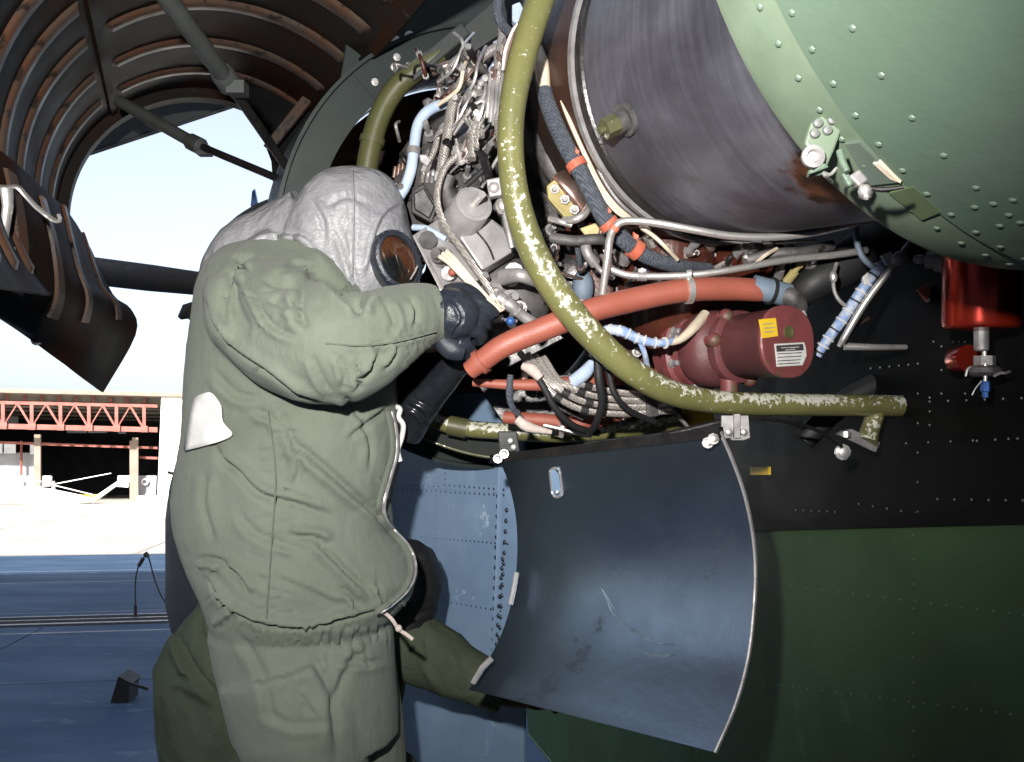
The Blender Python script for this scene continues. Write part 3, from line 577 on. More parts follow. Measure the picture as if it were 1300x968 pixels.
proto = O('rivet', rv, MT['rivet_green'], None, center=(0, 0, 0)); bpy.data.objects.remove(proto); rmesh = bpy.data.meshes['rivet']
def put_rivet(p, n, parent):
    o = bpy.data.objects.new('rivet', rmesh); COL.objects.link(o); o.parent = parent; o.location = p - world_loc(parent); o.rotation_mode = 'QUATERNION'; o.rotation_quaternion = n.to_track_quat('Z', 'Y')
barrel = bpy.data.objects['intake_barrel']; lip = bpy.data.objects['barrel_lip']
def on_barrel(t, ang, k=0):
    n = B1 * math.cos(math.radians(ang)) + B2 * math.sin(math.radians(ang))
    return (SC_ + n * (SR + .001 + t * .01) + AXB * t, n) if k == 0 else (LC.lerp(SC_, .62) + n * (LR * .38 + SR * .62 - .001) + AXB * .010, n)
for k in range(26): put_rivet(*on_barrel(.014, 172 + k * 4.0), barrel)
for k in range(24): put_rivet(*on_barrel(0, 174 + k * 4.3, 1), lip)
for k in range(18): put_rivet(*on_barrel(.075, 173 + k * 5.2), barrel)
for k in range(18): put_rivet(*on_barrel(.05 + k * .024, 243.5), barrel)
for k in range(14): put_rivet(*on_barrel(.05 + k * .026, 247.5), barrel)
for k in range(18): put_rivet(*on_barrel(.26, 168 + k * 5), barrel)

# ------------------------------------------------------------------ open upper cowl door with its ribs
def ccen(r): return P(VPX + .4 * r, VPY - .6 * r, 636.0 / r)
CA = (ccen(300) - ccen(200)).normalized()
C1 = (RT - CA * RT.dot(CA)).normalized(); C2 = CA.cross(C1); C2 = -C2 if C2.dot(UP) < 0 else C2
CR = .55
def cw(r, phi, R=CR):
    return ccen(r) + (C1 * math.cos(math.radians(phi)) + C2 * math.sin(math.radians(phi))) * R
def ct(t): return 1 / (1 / 175 + (1 / 560 - 1 / 175) * t)     # t 0 far edge .. 1 near edge -> ring px radius
g = G(); g.sheet([[cw(ct(t), p) for p in np.linspace(45.5, 212, 70)] for t in np.linspace(0, 1, 24)], .008)
cowl = O('cowl_door', g, MT['cowl'], HC, 40)
for rr in (340, 303, 270, 241, 212, 190):
    g = G(); rows = []
    t = 636.0 / rr; w = .04
    def at(dz, R, p): return ccen(636.0 / (t + dz)) + (C1 * math.cos(math.radians(p)) + C2 * math.sin(math.radians(p))) * R
    for lo, hi in ((50, 126), (131, 207)):
        secs = []
        for p in np.linspace(lo, hi, 40):
            e = min(1, (p - lo) / 2.0 + .15, (hi - p) / 2.0 + .15)
            secs.append([at(-w, CR - .001, p), at(-w * .78, CR - .014 * e, p), at(-w * .5, CR - .02 * e, p), at(w * .5, CR - .02 * e, p), at(w * .78, CR - .014 * e, p), at(w, CR - .001, p)])
        g = G(); g.loft(secs, True); O('rib', g, MT['rib'], cowl, 30)
g = G(); g.loft([[cw(ct(t), p, R) for p, R in ((126.5, CR - .002), (127.2, CR - .02), (129.8, CR - .02), (130.5, CR - .002))] for t in np.linspace(0, 1, 10)]); O('splice_strip', g, MT['cowl'], cowl, 30)
g = G(); g.loft([[cw(r, p, R) for r, R in ((176, CR), (176, CR - .045), (172, CR - .045), (172, CR))] for p in np.linspace(46, 212, 60)]); O('end_frame', g, MT['cowl'], cowl, 30)
g = G(); g.loft([[cw(ct(t), p, R) for p, R in ((44.5, CR + .01), (44.5, CR - .022), (48, CR - .022), (48, CR + .01))] for t in np.linspace(0, 1, 10)]); O('edge_frame', g, MT['cowl'], cowl, 30)
# lower kinked flange of the door hanging down at the left
kp = lambda x, y, d: P(x, y, d)
top = [cw(ct(t), 211.5) for t in np.linspace(0, 1, 8)]
A0 = [(112, 318, 3.55), (140, 376, 3.45), (163, 395, 3.35), (168, 425, 3.3), (127, 497, 3.2)]
A1 = [(85, 275, 2.9), (104, 352, 2.85), (120, 385, 2.85), (108, 432, 2.85), (88, 468, 2.85)]
A2 = [(48, 240, 2.45), (70, 320, 2.45), (78, 380, 2.5), (60, 420, 2.55), (42, 428, 2.6)]
A3 = [(5, 200, 2.1), (25, 290, 2.2), (25, 360, 2.25), (5, 395, 2.3), (-10, 392, 2.35)]
A4 = [(-60, 150, 1.9), (-45, 250, 1.95), (-45, 330, 2.0), (-60, 350, 2.05), (-75, 352, 2.1)]
rows = [[kp(*q) for q in spline(r, 4)] for r in (A0, A1, A2, A3, A4)]
rows = [[Vector(q) for q in c] for c in zip(*[spline([tuple(p) for p in col], 4) for col in zip(*rows)])]
g = G(); g.sheet(rows, .012); fl_ = O('cowl_flange', g, MT['cowl'], HC, 50)
for fr_, u0, u1 in ((.12, 0, 10), (.33, 0, 10), (.55, 1, 10), (.78, 1, 9)):
    k = fr_ * (len(rows) - 1); i = int(k)
    def rp(i, j): return Vector(rows[min(i, len(rows) - 1)][j])
    secs = []
    for j in range(u0, u1 + 1):
        a = rp(i, j).lerp(rp(i + 1, j), k - i); along = (rp(min(i + 2, len(rows) - 1), j) - rp(max(i - 1, 0), j)).normalized()
        nrm = (rp(i, min(j + 1, u1)) - rp(i, max(j - 1, 0))).cross(along).normalized()
        if nrm.dot(CAM - a) < 0: nrm = -nrm
        a = a + nrm * .010
        secs.append([a - along * .034 - nrm * .012, a - along * .026 + nrm * .010, a + along * .026 + nrm * .010, a + along * .034 - nrm * .012])
    g = G(); g.loft(secs); O('rib', g, MT['rib'], fl_, 30)
for x, y, d, r in ((137, 411, 3.22, .011), (142, 425, 3.22, .006), (116, 450, 3.15, .009), (121, 460, 3.15, .008)):
    g = G(); g.ball(P(x, y, d), r, 8, 5); O('latch_stud', g, MT['steel'], fl_)
g = G(); g.lathe(P(48, 432, 2.62), -FW, [(0, .016), (.01, .016), (.01, .006)], 12); O('latch_eye', g, MT['dull'], fl_)
# silver hook and hinge strut at the left edge
g = G(); g.tube(spline([P(*p) for p in ((-20, 236, 2.05), (5, 238, 2.05), (22, 238, 2.05), (32, 248, 2.06), (45, 262, 2.08), (60, 274, 2.1), (71, 281, 2.1), (76, 279, 2.1), (74, 273, 2.1))], 5), .0075, 8, flat=.6); O('hook_rod', g, MT['steel'], HC)
g = G(); g.tube([P(*p) for p in ((8, 240, 2.03), (10, 262, 2.03), (5, 300, 2.05), (2, 335, 2.07))], [.014, .012, .01, .006], 8, flat=.5); O('hinge_strut', g, MT['steel'], HC)
g = G(); g.rod(P(8, 312, 2.1), P(8, 348, 2.1), .007, 8); g.box(P(8, 320, 2.1), RT * .016, UP * .012, FW * .01); O('hinge_bolt', g, MT['dull'], HC)
# telescopic hold-open struts
def strut(a, j, b, r1, r2):
    g = G(); g.rod(P(*a), P(*j), r1, 12); t = O('hold_open_strut', g, MT['frame2'], HC)
    g = G(); g.rod(P(*j), P(*b), r2, 10); O('strut_rod', g, MT['darkmetal'], t)
    g = G(); dv = (P(*b) - P(*a)).normalized(); g.lathe(P(*j) - dv * .03, dv, [(-.01, r1 * 1.1), (0, r1 * 1.35), (.05, r1 * 1.35), (.06, r2)], 12); g.box(P(*j) + RT * r1 * 1.2 - UP * r1, RT * r1, UP * r1 * .7, FW * r1); O('strut_collar', g, MT['frame2'], t)
strut((196, -25, 1.75), (288, 102, 2.15), (384, 242, 2.6), .021, .0125)
strut((150, 128, 3.0), (250, 184, 2.85), (384, 240, 2.62), .02, .012)
# dark surfaces beyond the door: blade-like panel across the opening and the black corner
slab('stabiliser_panel', [(84, 203), (301, 131), (352, 95), (352, 40), (84, 60)], 4.2, .05, 'frame2')
slab('nacelle_corner', [(297, 126), (331, 170), (344, 205), (348, 256), (400, 246), (430, 150), (400, 60), (320, 60)], 3.4, .05, 'black_paint')
g = G(); g.bar(P(340, 190, 3.3), P(402, 112, 3.3), .035, .02, FW); O('edge_stiffener', g, MT['rib'], HC)
g = G(); g.tube(spline([P(*p) for p in ((378, 236, 2.6), (386, 190, 2.62), (398, 150, 2.65))], 5), .006, 6); O('seal_strip', g, MT['strap'], HC)
g = G(); g.prism([P(318, 262, 4.6), P(320, 243, 4.6), P(323, 240, 4.6), P(327, 260, 4.6)], FW * .02); O('antenna_blade', g, MT['strap'], HC, 0)
# rear nacelle top, black boom and pod behind the mechanic
g = G(); cN = P(370, 350, 3.7); g.loft([[cN + AX * t + (RT * math.cos(a) + UP * math.sin(a)) * R for a in np.linspace(0, 2 * math.pi, 40, endpoint=False)] for t, R in ((-.6, .32), (-.3, .335), (0, .325), (.06, .3), (.07, .1))]); O('rear_nacelle', g, MT['nacelle2'], HC)
g = G(); g.tube([P(*p) for p in ((60, 338, 3.9), (108, 343, 3.85), (190, 353, 3.75), (258, 361, 3.7), (300, 366, 3.65))], [.062, .06, .056, .048, .045], 16); g.lathe(P(254, 360, 3.7), RT, [(0, .05), (.01, .065), (.03, .065), (.05, .05)], 14); O('boom', g, MT['black'], HC)
g = G(); g.tube([P(*p) for p in ((228, 404, 3.6), (236, 396, 3.6), (250, 396, 3.6), (290, 410, 3.6))], [.01, .03, .05, .06], 12); O('boom_fairing', g, MT['black'], HC)
# dark panelled pod behind the mechanic
ws = []
for y, xl in ((560, 236), (585, 226), (620, 217), (660, 212), (720, 212), (770, 212), (800, 219), (840, 235), (900, 262), (980, 300)):
    ws.append([P(xl + 2 + 130 * (1 - math.cos(a)) * .5, y, 3.4 - .30 * math.sin(a)) for a in np.linspace(0, math.pi, 14)])
g = G(); g.sheet(ws, .012); pod = O('pod_skin', g, MT['tank'], HC, 50)
for y0, y1 in ((600, 625), (637, 668), (678, 712), (730, 770), (778, 812)):
    g = G(); g.tube(spline([P(214, y0, 3.36), P(232, (y0 * .7 + y1 * .3) - 1, 3.2), P(262, y1 - 4, 3.1)], 4), .006, 5); O('pod_seam', g, MT['black'], pod)
g = G(); g.tube(spline([P(232, 560, 3.2), P(228, 660, 3.2), P(230, 770, 3.2), P(236, 820, 3.2)], 4), .006, 5); O('pod_seam', g, MT['black'], pod)

# ------------------------------------------------------------------ hinged steel panel hanging under the engine
Lp = [(632, 577), (646, 610), (656, 655), (658, 705), (652, 760), (634, 815), (603, 868), (596, 876)]
Rp = [(914, 548), (930, 585), (945, 628), (955, 675), (959, 722), (957, 775), (950, 835), (934, 895), (908, 956)]
dL, dR = 2.12, 1.72
l = spline([P(x, y, dL + .04 * math.sin(min(1, (y - 577) / 300) * math.pi) - .06 * ((y - 577) / 300) ** 2) for x, y in Lp], 6)
r = spline([P(x, y, dR + .04 * math.sin(min(1, (y - 548) / 370) * math.pi) - .06 * ((y - 548) / 370) ** 2) for x, y in Rp], 6)
def resamp(c, n):
    c = [Vector(p) for p in c]; s = [0]
    for a, b in zip(c, c[1:]): s.append(s[-1] + (b - a).length)
    out = []
    for k in range(n):
        t = s[-1] * k / (n - 1); i = max(j for j in range(len(s)) if s[j] <= t + 1e-9); i = min(i, len(c) - 2)
        out.append(c[i].lerp(c[i + 1], (t - s[i]) / (s[i + 1] - s[i])))
    return out
l, r = resamp(l, 40), resamp(r, 40)
def pan(u, v): k = v * 39; i = min(int(k), 38); f = k - i; a = l[i].lerp(l[i + 1], f); b = r[i].lerp(r[i + 1], f); return a.lerp(b, u)
g = G(); N, Mm = 48, 40
hole = lambda u, v: False
A = [[pan(u, v) for u in np.linspace(0, 1, N)] for v in np.linspace(0, 1, Mm)]
g.sheet(A, .004); panel = O('access_panel', g, MT['panel'], HC, 60, label='curved steel panel hanging open below the engine')
g = G(); g.tube(r, .0048, 8, flat=.8); O('panel_edge', g, MT['dull'], panel)
g = G(); g.bar(P(625, 583, 2.13), P(916, 549, 1.72), .016, .02, UP); O('hinge_strip', g, MT['darkmetal'], panel)
g = G(); pts = [pan(.235 + .0, v) - FW * .006 for v in (.0, .0)]
def slot(c, w, h, n=10): 
    out = []
    for k in range(2 * n):
        a = math.pi * k / (n - 1) if k < n else math.pi + math.pi * (k - n) / (n - 1)
        out.append((c[0] + math.cos(a) * w + 3 * (1 if k >= n else -1) * .5, c[1] - math.sin(a) * w + (h if k >= n else -h)))
    return out
sp = slot((706, 613), 6.5, 12)
def pan_at(x, y):
    best = None
    for u in np.linspace(.1, .45, 36):
        for v in np.linspace(0, .4, 41):
            p = pan(u, v); dv = p - CAM; d = dv.dot(FW); e = (CX + F_PX * dv.dot(RT) / d - x) ** 2 + (CY - F_PX * dv.dot(UP) / d - y) ** 2
            if best is None or e < best[0]: best = (e, d)
    return best[1]
dS = pan_at(706, 613)
g = G(); pr = [P(x, y, pan_at(x, y) - .007) for x, y in sp]; g.tube(pr + [pr[0]], .003, 6); O('slot_rim', g, MT['steel'], panel)
g = G(); g.prism([p + FW * .0005 for p in pr], FW * .004); O('slot_opening', g, MT['skylit_blue'], panel, 0)
def scuff(uv, w, m, nm):
    c = [pan(u, v) for u, v in [tuple(q) for q in spline(uv, 6)]]; n = len(c); rows = []
    for i, p in enumerate(c):
        t = (c[min(i + 1, n - 1)] - c[max(i - 1, 0)]).normalized(); k = (CAM - p).normalized(); sd = t.cross(k).normalized(); h = w * math.sin(math.pi * (i + .4) / (n - .2)) * random.uniform(.6, 1.3)
        rows.append([p + k * .0065 - sd * h, p + k * .0068, p + k * .0065 + sd * h])
    g = G(); g.loft(rows, False, False); O(nm, g, MT[m], panel, 60)
scuff([(.42, .55), (.47, .62), (.56, .67), (.66, .70), (.74, .70)], .004, 'scuff', 'scuff_mark'); scuff([(.40, .53), (.44, .575), (.49, .62)], .003, 'scuff', 'scuff_mark'); scuff([(.62, .74), (.68, .745), (.75, .73)], .004, 'scuff', 'scuff_mark')
g = G(); g.ball(P(707, 625, dS - .01), .006, 8, 5); O('latch_pin', g, MT['steel'], panel)
for x, y, d in ((632, 583, 2.1), (640, 577, 2.08), (898, 563, 1.72), (905, 558, 1.71)):
    g = G(); g.lathe(P(x, y, d), -FW + UP * .3, [(0, .011), (.004, .011), (.004, .007), (.014, .007), (.016, .003)], 8); O('bolt', g, MT['steel'], panel)
g = G(); g.tube(spline([P(656, 727, 2.10), P(652, 750, 2.09), P(648, 768, 2.08)], 4), [.006] * 9, 8); O('latch_pin', g, MT['steel'], panel)
g = G(); g.tube([P(600, 868, 2.0), P(612, 848, 2.01), P(624, 836, 2.02)], .007, 8); pass; O('corner_latch', g, MT['dull'], panel)
# ------------------------------------------------------------------ engine accessories, pipes, hoses
def PXT(g, pts, rpx, n=10, k=6, flat=1.0):
    """tube through (px, py, depth); radius given in photo pixels at that depth"""
    sp = spline([tuple(p) for p in pts], k)
    if hasattr(rpx, '__len__'):
        rr = np.interp(np.linspace(0, len(rpx) - 1, len(sp)), range(len(rpx)), rpx)
    else: rr = [rpx] * len(sp)
    g.tube([P(*p) for p in sp], [r * p[2] / F_PX for r, p in zip(rr, sp)], n, flat=flat)
def pipe(name, pts, rpx, m, n=10, parent=HC, k=6, flat=1.0, **kw):
    g = G(); PXT(g, pts, rpx, n, k, flat); return O(name, g, MT[m], parent, 50, **kw)
def along(pts, t, k=12):
    sp = spline([tuple(p) for p in pts], k); i = min(int(t * (len(sp) - 1)), len(sp) - 2)
    return P(*sp[i]), (P(*sp[i + 1]) - P(*sp[i])).normalized(), sp[i][2]
def clamp(pts, t, rpx, wpx, m, parent, tab=True):
    p, dv, d = along(pts, t); s = d / F_PX
    g = G(); g.lathe(p - dv * wpx * s / 2, dv, [(0, rpx * s), (0, rpx * s * 1.16), (wpx * s, rpx * s * 1.16), (wpx * s, rpx * s)], 18)
    if tab:
        q = p + UP * rpx * s * 1.25 - FW * rpx * s * .4; g.box(q, dv * wpx * s * .4, UP * rpx * s * .35, FW * rpx * s * .25); g.lathe(q - FW * rpx * s * .5, FW, [(0, wpx * s * .28), (rpx * s, wpx * s * .28)], 6)
    return O('clamp', g, MT[m], parent, 40)
def nut(pts, t, rpx, wpx, m, parent, nm='fitting_nut'):
    p, dv, d = along(pts, t); s = d / F_PX
    g = G(); g.lathe(p - dv * wpx * s / 2, dv, [(0, rpx * s * .9), (wpx * s * .12, rpx * s), (wpx * s * .88, rpx * s), (wpx * s, rpx * s * .9)], 6)
    return O(nm, g, MT[m], parent, 20)

# the big olive tube frame round the front of the engine, chipped to bare metal
TF = [(700, -40, 1.80), (683, 10, 1.79), (664, 70, 1.78), (650, 140, 1.77), (649, 205, 1.77), (659, 268, 1.77), (682, 330, 1.78), (717, 386, 1.79), (762, 437, 1.80), (812, 478, 1.82), (862, 502, 1.86), (925, 512, 1.92), (1000, 514, 1.98), (1080, 515, 2.05), (1150, 516, 2.12)]
tf = pipe('frame_tube', TF, [18, 18, 18, 17, 17, 18, 19, 19, 18, 17, 16, 15, 14.5, 14, 14], 'tube', 20, k=8, label='curved olive tube frame with chipped paint crossing in front of the engine')
g = G(); g.lathe(P(1150, 516, 2.12), RT, [(-.01, .028), (.006, .03), (.012, .018), (.03, .012)], 14); O('tube_end_plug', g, MT['dull'], tf)
pipe('tube_foot', [(1112, 525, 2.08), (1104, 548, 2.07), (1100, 562, 2.06)], [11, 12, 14], 'tube', 14, tf)
g = G(); g.prism([P(1070, 548, 2.05), P(1082, 545, 2.05), P(1118, 562, 2.06), P(1112, 575, 2.06), P(1064, 552, 2.04)], FW * .02); O('foot_plate', g, MT['dull'], tf, 0, bevel=.002)
g = G(); g.lathe(P(1069, 574, 2.03), -FW, [(0, .018), (.006, .018), (.006, .012), (.02, .012), (.022, .005)], 10); g.lathe(P(1074, 555, 2.03), UP, [(0, .01), (.012, .01)], 8); O('bolt', g, MT['steel'], tf)
g = G(); g.prism([P(916, 528, 1.88), P(950, 528, 1.88), P(952, 556, 1.88), P(944, 559, 1.88), P(922, 559, 1.88), P(916, 553, 1.88)], FW * .006); g.bar(P(935, 526, 1.875), P(935, 556, 1.875), .012, .012, FW); bk = O('tube_bracket', g, MT['dull'], tf, 0)
for x in (925, 944):
    g = G(); g.lathe(P(x, 549, 1.878), -FW, [(0, .008), (.006, .007), (.008, .004)], 8); O('bolt', g, MT['steel'], bk)
pipe('control_cable', [(840, 552, 1.9), (880, 543, 1.9), (925, 533, 1.9), (970, 532, 1.92), (1010, 538, 1.95), (1040, 548, 1.98), (1068, 566, 2.0)], 3.4, 'darkmetal', 8, flat=.6)
# rear run of the tube
T2 = [(448, 330, 2.45), (462, 240, 2.45), (470, 190, 2.45), (482, 148, 2.45), (503, 112, 2.45), (535, 85, 2.45), (560, 68, 2.45)]
t2 = pipe('rear_frame_tube', T2, [14, 14, 14, 14, 14, 13, 12], 'tube2', 16)
clamp(T2, .38, 14, 8, 'tube2', t2, False)
T3 = [(500, 505, 2.42), (545, 530, 2.4), (585, 543, 2.4), (640, 548, 2.38), (720, 552, 2.36), (800, 545, 2.34), (870, 535, 2.3)]
t3 = pipe('lower_frame_tube', T3, [11, 11, 11, 10.5, 10, 10, 10], 'tube', 16)
clamp(T3, .32, 11, 24, 'tube2', t3, False)
g = G(); g.prism([P(632, 548, 2.34), P(656, 548, 2.34), P(660, 574, 2.34), P(634, 574, 2.34)], FW * .02); lg = O('tube_lug', g, MT['frame2'], t3, 0, bevel=.003)
for p in ((648, 560), (652, 568)):
    g = G(); g.lathe(P(*p, 2.335), -FW, [(0, .009), (.012, .008), (.014, .004)], 8); O('bolt', g, MT['steel'], lg)
# grey lower flange of the bay that the tube runs along
fp = [(505, 535), (530, 552), (565, 567), (600, 577), (632, 582)]; fq = [(516, 520), (545, 535), (580, 548), (615, 556), (640, 560)]
g = G(); g.sheet([[P(*p, 2.5) for p in fp], [P(*p, 2.46) for p in fq]], .012); O('bay_sill', g, MT['frame2'], HC, 40)
pipe('sill_lip', [(*p, 2.49) for p in fp], 2.2, 'tube2', 8)

# dark bulk of the accessory section
def lump(name, x, y, d, rx, ry, rz, m, rot=0, parent=HC):
    g = G(); s = d / F_PX; c = P(x, y, d); ca, sa = math.cos(math.radians(rot)), math.sin(math.radians(rot))
    X = (RT * ca + UP * sa) * rx * s; Y = (UP * ca - RT * sa) * ry * s; Z = FW * rz * s; rg = []
    for i in range(9):
        a = -math.pi / 2 + math.pi * (i + .03) / 8.06
        rg.append([c + X * (math.cos(a) * math.cos(t)) + Y * (math.cos(a) * math.sin(t)) + Z * math.sin(a) for t in np.linspace(0, 2 * math.pi, 20, endpoint=False)])
    g.loft(rg); return O(name, g, MT[m], parent, 60)
def boxp(name, poly, d, th, m, parent=HC, bevel=.003):
    """slab: photo polygon (x, y[, depth]) and a real thickness"""
    g = G(); g.prism([P(p[0], p[1], p[2] if len(p) > 2 else d) for p in poly], FW * th); return O(name, g, MT[m], parent, 0, bevel=bevel)
def cyl(name, a, b, rpx, m, parent=HC, n=24, prof=None, r2=None):
    A, B = P(*a), P(*b); s0, s1 = a[2] / F_PX, b[2] / F_PX; g = G(); L = (B - A).length
    pr = prof or [(0, 1), (1, 1)]
    g.lathe(A, B - A, [(t * L, rpx * k * (s0 + (s1 - s0) * t)) for t, k in pr], n); return O(name, g, MT[m], parent, 35)

boxp('accessory_case', [(505, 205), (560, 120), (640, 40), (700, 20), (720, 120), (720, 300), (735, 420), (640, 470), (560, 370), (530, 300)], 2.36, .25, 'darkmetal')
cyl('accessory_drum', (640, 130, 2.5), (540, 260, 2.2), 62, 'cast', prof=[(0, .9), (.3, .95), (.32, 1.05), (.38, 1.05), (.4, .95), (.7, .95), (.72, 1.04), (.78, 1.04), (.8, .9), (1, .8)])
lump('gearbox_housing', 640, 375, 2.22, 62, 55, 50, 'cast', -20)
lump('gearbox_housing', 735, 350, 2.3, 70, 80, 50, 'darkmetal')
boxp('gearcase', [(700, 275), (800, 280), (905, 300), (1010, 300), (1040, 360), (1020, 400), (880, 410), (870, 500), (800, 500), (745, 430), (720, 330)], 2.2, .3, 'case', bevel=.03)
cyl('gearcase_bulge', (850, 300, 2.16), (850, 430, 2.16), 62, 'case', prof=[(0, .7), (.1, .95), (.45, 1), (.5, 1.1), (.55, 1.1), (.6, 1), (.9, .9), (1, .7)])
cyl('gearcase_bulge', (960, 290, 2.2), (930, 350, 2.12), 36, 'case', prof=[(0, .8), (.1, 1), (.5, 1), (.55, 1.15), (.65, 1.15), (.7, 1), (1, .9)])
lump('gearcase_boss', 815, 440, 2.24, 46, 58, 40, 'case')
boxp('lower_sump', [(600, 480), (870, 470), (880, 540), (760, 545), (640, 540)], 2.4, .12, 'darkmetal')
for k in range(10):   # bolts round the gearcase
    x, y = 775 + (k % 5) * 32 + random.uniform(-6, 6), 318 + (k // 5) * 128 + random.uniform(-10, 10)
    g = G(); g.lathe(P(x, y, 2.12), -FW, [(0, .012), (.006, .012), (.006, .007), (.02, .006)], 6); O('case_bolt', g, MT['dull'], HC, 20)

# pale blue rigid line with its band clamp
L1 = [(500, 258, 2.12), (513, 240, 2.12), (522, 215, 2.12), (526, 185, 2.13), (531, 158, 2.14), (545, 140, 2.15), (570, 130, 2.17), (592, 122, 2.18), (612, 106, 2.2), (628, 88, 2.22), (640, 66, 2.24)]
l1 = pipe('pale_blue_line', L1, 7, 'paleblue', 12); clamp(L1, .28, 7.5, 9, 'dull', l1, False)
boxp('clamp_tab', [(532, 196, 2.1), (541, 196, 2.1), (548, 203, 2.1), (542, 212, 2.1), (533, 205, 2.1)], 2.1, .01, 'dull', l1)
pipe('pale_blue_line', [(566, 304, 2.05), (552, 296, 2.05), (540, 290, 2.06), (525, 289, 2.08)][::-1], 4.2, 'paleblue')
# braided lines
BR_ = [((558, 232, 2.08), (562, 205, 2.08), (568, 172, 2.08), (573, 140, 2.09), (582, 112, 2.1), (600, 84, 2.11), (622, 66, 2.13), (645, 54, 2.16)),
       ((600, 165, 2.1), (588, 190, 2.07), (566, 212, 2.04), (556, 238, 2.02), (556, 262, 2.01), (566, 288, 2.0), (590, 322, 1.98), (618, 362, 1.97), (636, 392, 1.97)),
       ((540, 215, 2.12), (552, 190, 2.11), (556, 172, 2.12), (566, 160, 2.14)),
       ((556, 130, 2.3), (562, 105, 2.28), (578, 78, 2.28), (600, 72, 2.28)),
       ((640, 205, 2.02), (634, 170, 2.02), (630, 130, 2.04), (632, 80, 2.06), (638, 40, 2.1), (634, 0, 2.1), (632, -30, 2.1))]
for i, b in enumerate(BR_):
    o = pipe('braided_hose', b, (6.5, 4.6, 4, 5, 5.5)[i], 'braid', 12)
    nut(b, .04, (8.5, 6, 5.5, 7, 7)[i], 13, 'steel', o); nut(b, .94, (8.5, 6, 5.5, 7, 7)[i], 12, 'steel', o)
pipe('control_rod', [(634, 88, 2.06), (627, 130, 2.05)], 4.5, 'steel', 12, k=1)
g = G(); q = [(634, 88, 2.06), (627, 130, 2.05)]; nut(q, .1, 7, 10, 'dull', HC); nut(q, .9, 7, 10, 'dull', HC)
pipe('drain_elbow', [(640, -30, 2.0), (632, 5, 2.0), (634, 25, 2.0), (646, 40, 2.02), (656, 44, 2.04)], 6, 'fabric_hose', 12)
boxp('elbow_cap', [(650, 6), (660, 2), (668, 18), (660, 34), (650, 26)], 2.05, .03, 'paleblue')
pipe('link_arm', [(641, 90, 2.0), (646, 65, 1.99), (656, 40, 1.98), (668, 25, 1.97)], [6, 9, 9, 6], 'bronze', 10, flat=.5)
pipe('link_arm', [(612, 195, 2.0), (618, 215, 1.98), (622, 228, 1.97)], [9, 8, 8], 'darkmetal', 10, flat=.4)
pipe('copper_elbow', [(548, 92, 2.3), (566, 84, 2.3), (584, 80, 2.3)], 6, 'bronze', 12); pipe('copper_elbow', [(563, 90, 2.28), (560, 105, 2.28), (566, 122, 2.26)], 3.5, 'braid', 10)
lump('orange_cap', 606, 95, 2.3, 14, 6, 8, 'orange', 10)
# finned injector row and small fittings between the lines
for k in range(14):
    t = k / 13; x = 596 + 40 * t + random.uniform(-6, 6); y = 200 - 110 * t + random.uniform(-8, 8); d = 2.03 + .1 * t
    L = random.uniform(16, 34); r = random.uniform(2.6, 5); tilt = random.uniform(-2, 8)
    o = cyl('fuel_fitting', (x, y, d), (x + tilt, y - L, d + .02), r, random.choice(['steel', 'dull', 'steel', 'braid']), n=12, prof=[(0, 1.4), (.18, 1.4), (.2, .8), (.4, .8), (.42, 1.25), (.6, 1.25), (.62, .8), (.85, .8), (.86, 1.1), (1, 1.1)])
for k in range(26):
    x = random.uniform(576, 646); y = random.uniform(60, 215)
    if abs((x - 600) * .8 + (y - 140) * .55) > 48: continue
    r = random.uniform(3, 6); g = G(); s = 2.05 / F_PX; dv = (-FW + RT * random.uniform(-.8, .5) + UP * random.uniform(-.5, .6)).normalized()
    g.lathe(P(x, y, 2.12), dv, [(0, r * s * 1.3), (.02, r * s * 1.3), (.02, r * s * .8), (.05, r * s * .8), (.05, r * s), (.07, r * s)], 6); O('union_fitting', g, MT[random.choice(['steel', 'dull', 'cast', 'darkmetal'])], HC, 20)
for k in range(9):
    x, y = 590 + k * 5.5 + random.uniform(-3, 3), 190 - k * 9
    pipe('thin_line', [(x - 22, y + 40, 2.14), (x - 6, y + 14, 2.09), (x + 6, y - 14, 2.08), (x + 16, y - 44, 2.14), (x + 34, y - 60, 2.2)], random.choice([1.8, 2.2, 2.8]), random.choice(['steel', 'dull', 'ivory', 'braid', 'darkmetal']), 7)
for k in range(5):
    pipe('ignition_lead', [(536 + k * 6, 232, 2.14), (538 + k * 6, 218, 2.13), (541 + k * 6, 200, 2.16), (548 + k * 7, 182, 2.2)], 2.4, random.choice(['dull', 'bronze', 'braid']), 7)
for k in range(4):
    pipe('terminal_stud', [(500 + k * 5, 226 - k * 2, 2.18), (502 + k * 5, 212 - k * 3, 2.18)], 2.6, 'bronze', 8, k=1)
boxp('relay_box', [(522, 242), (538, 233), (556, 262), (548, 284), (522, 270)], 2.14, .06, 'black'); boxp('relay_cover', [(525, 246), (538, 238), (552, 262), (545, 278), (526, 266)], 2.13, .008, 'darkmetal')
pipe('black_link', [(592, 236, 2.0), (604, 225, 1.99), (616, 214, 1.98)], 4, 'black', 8, k=2)
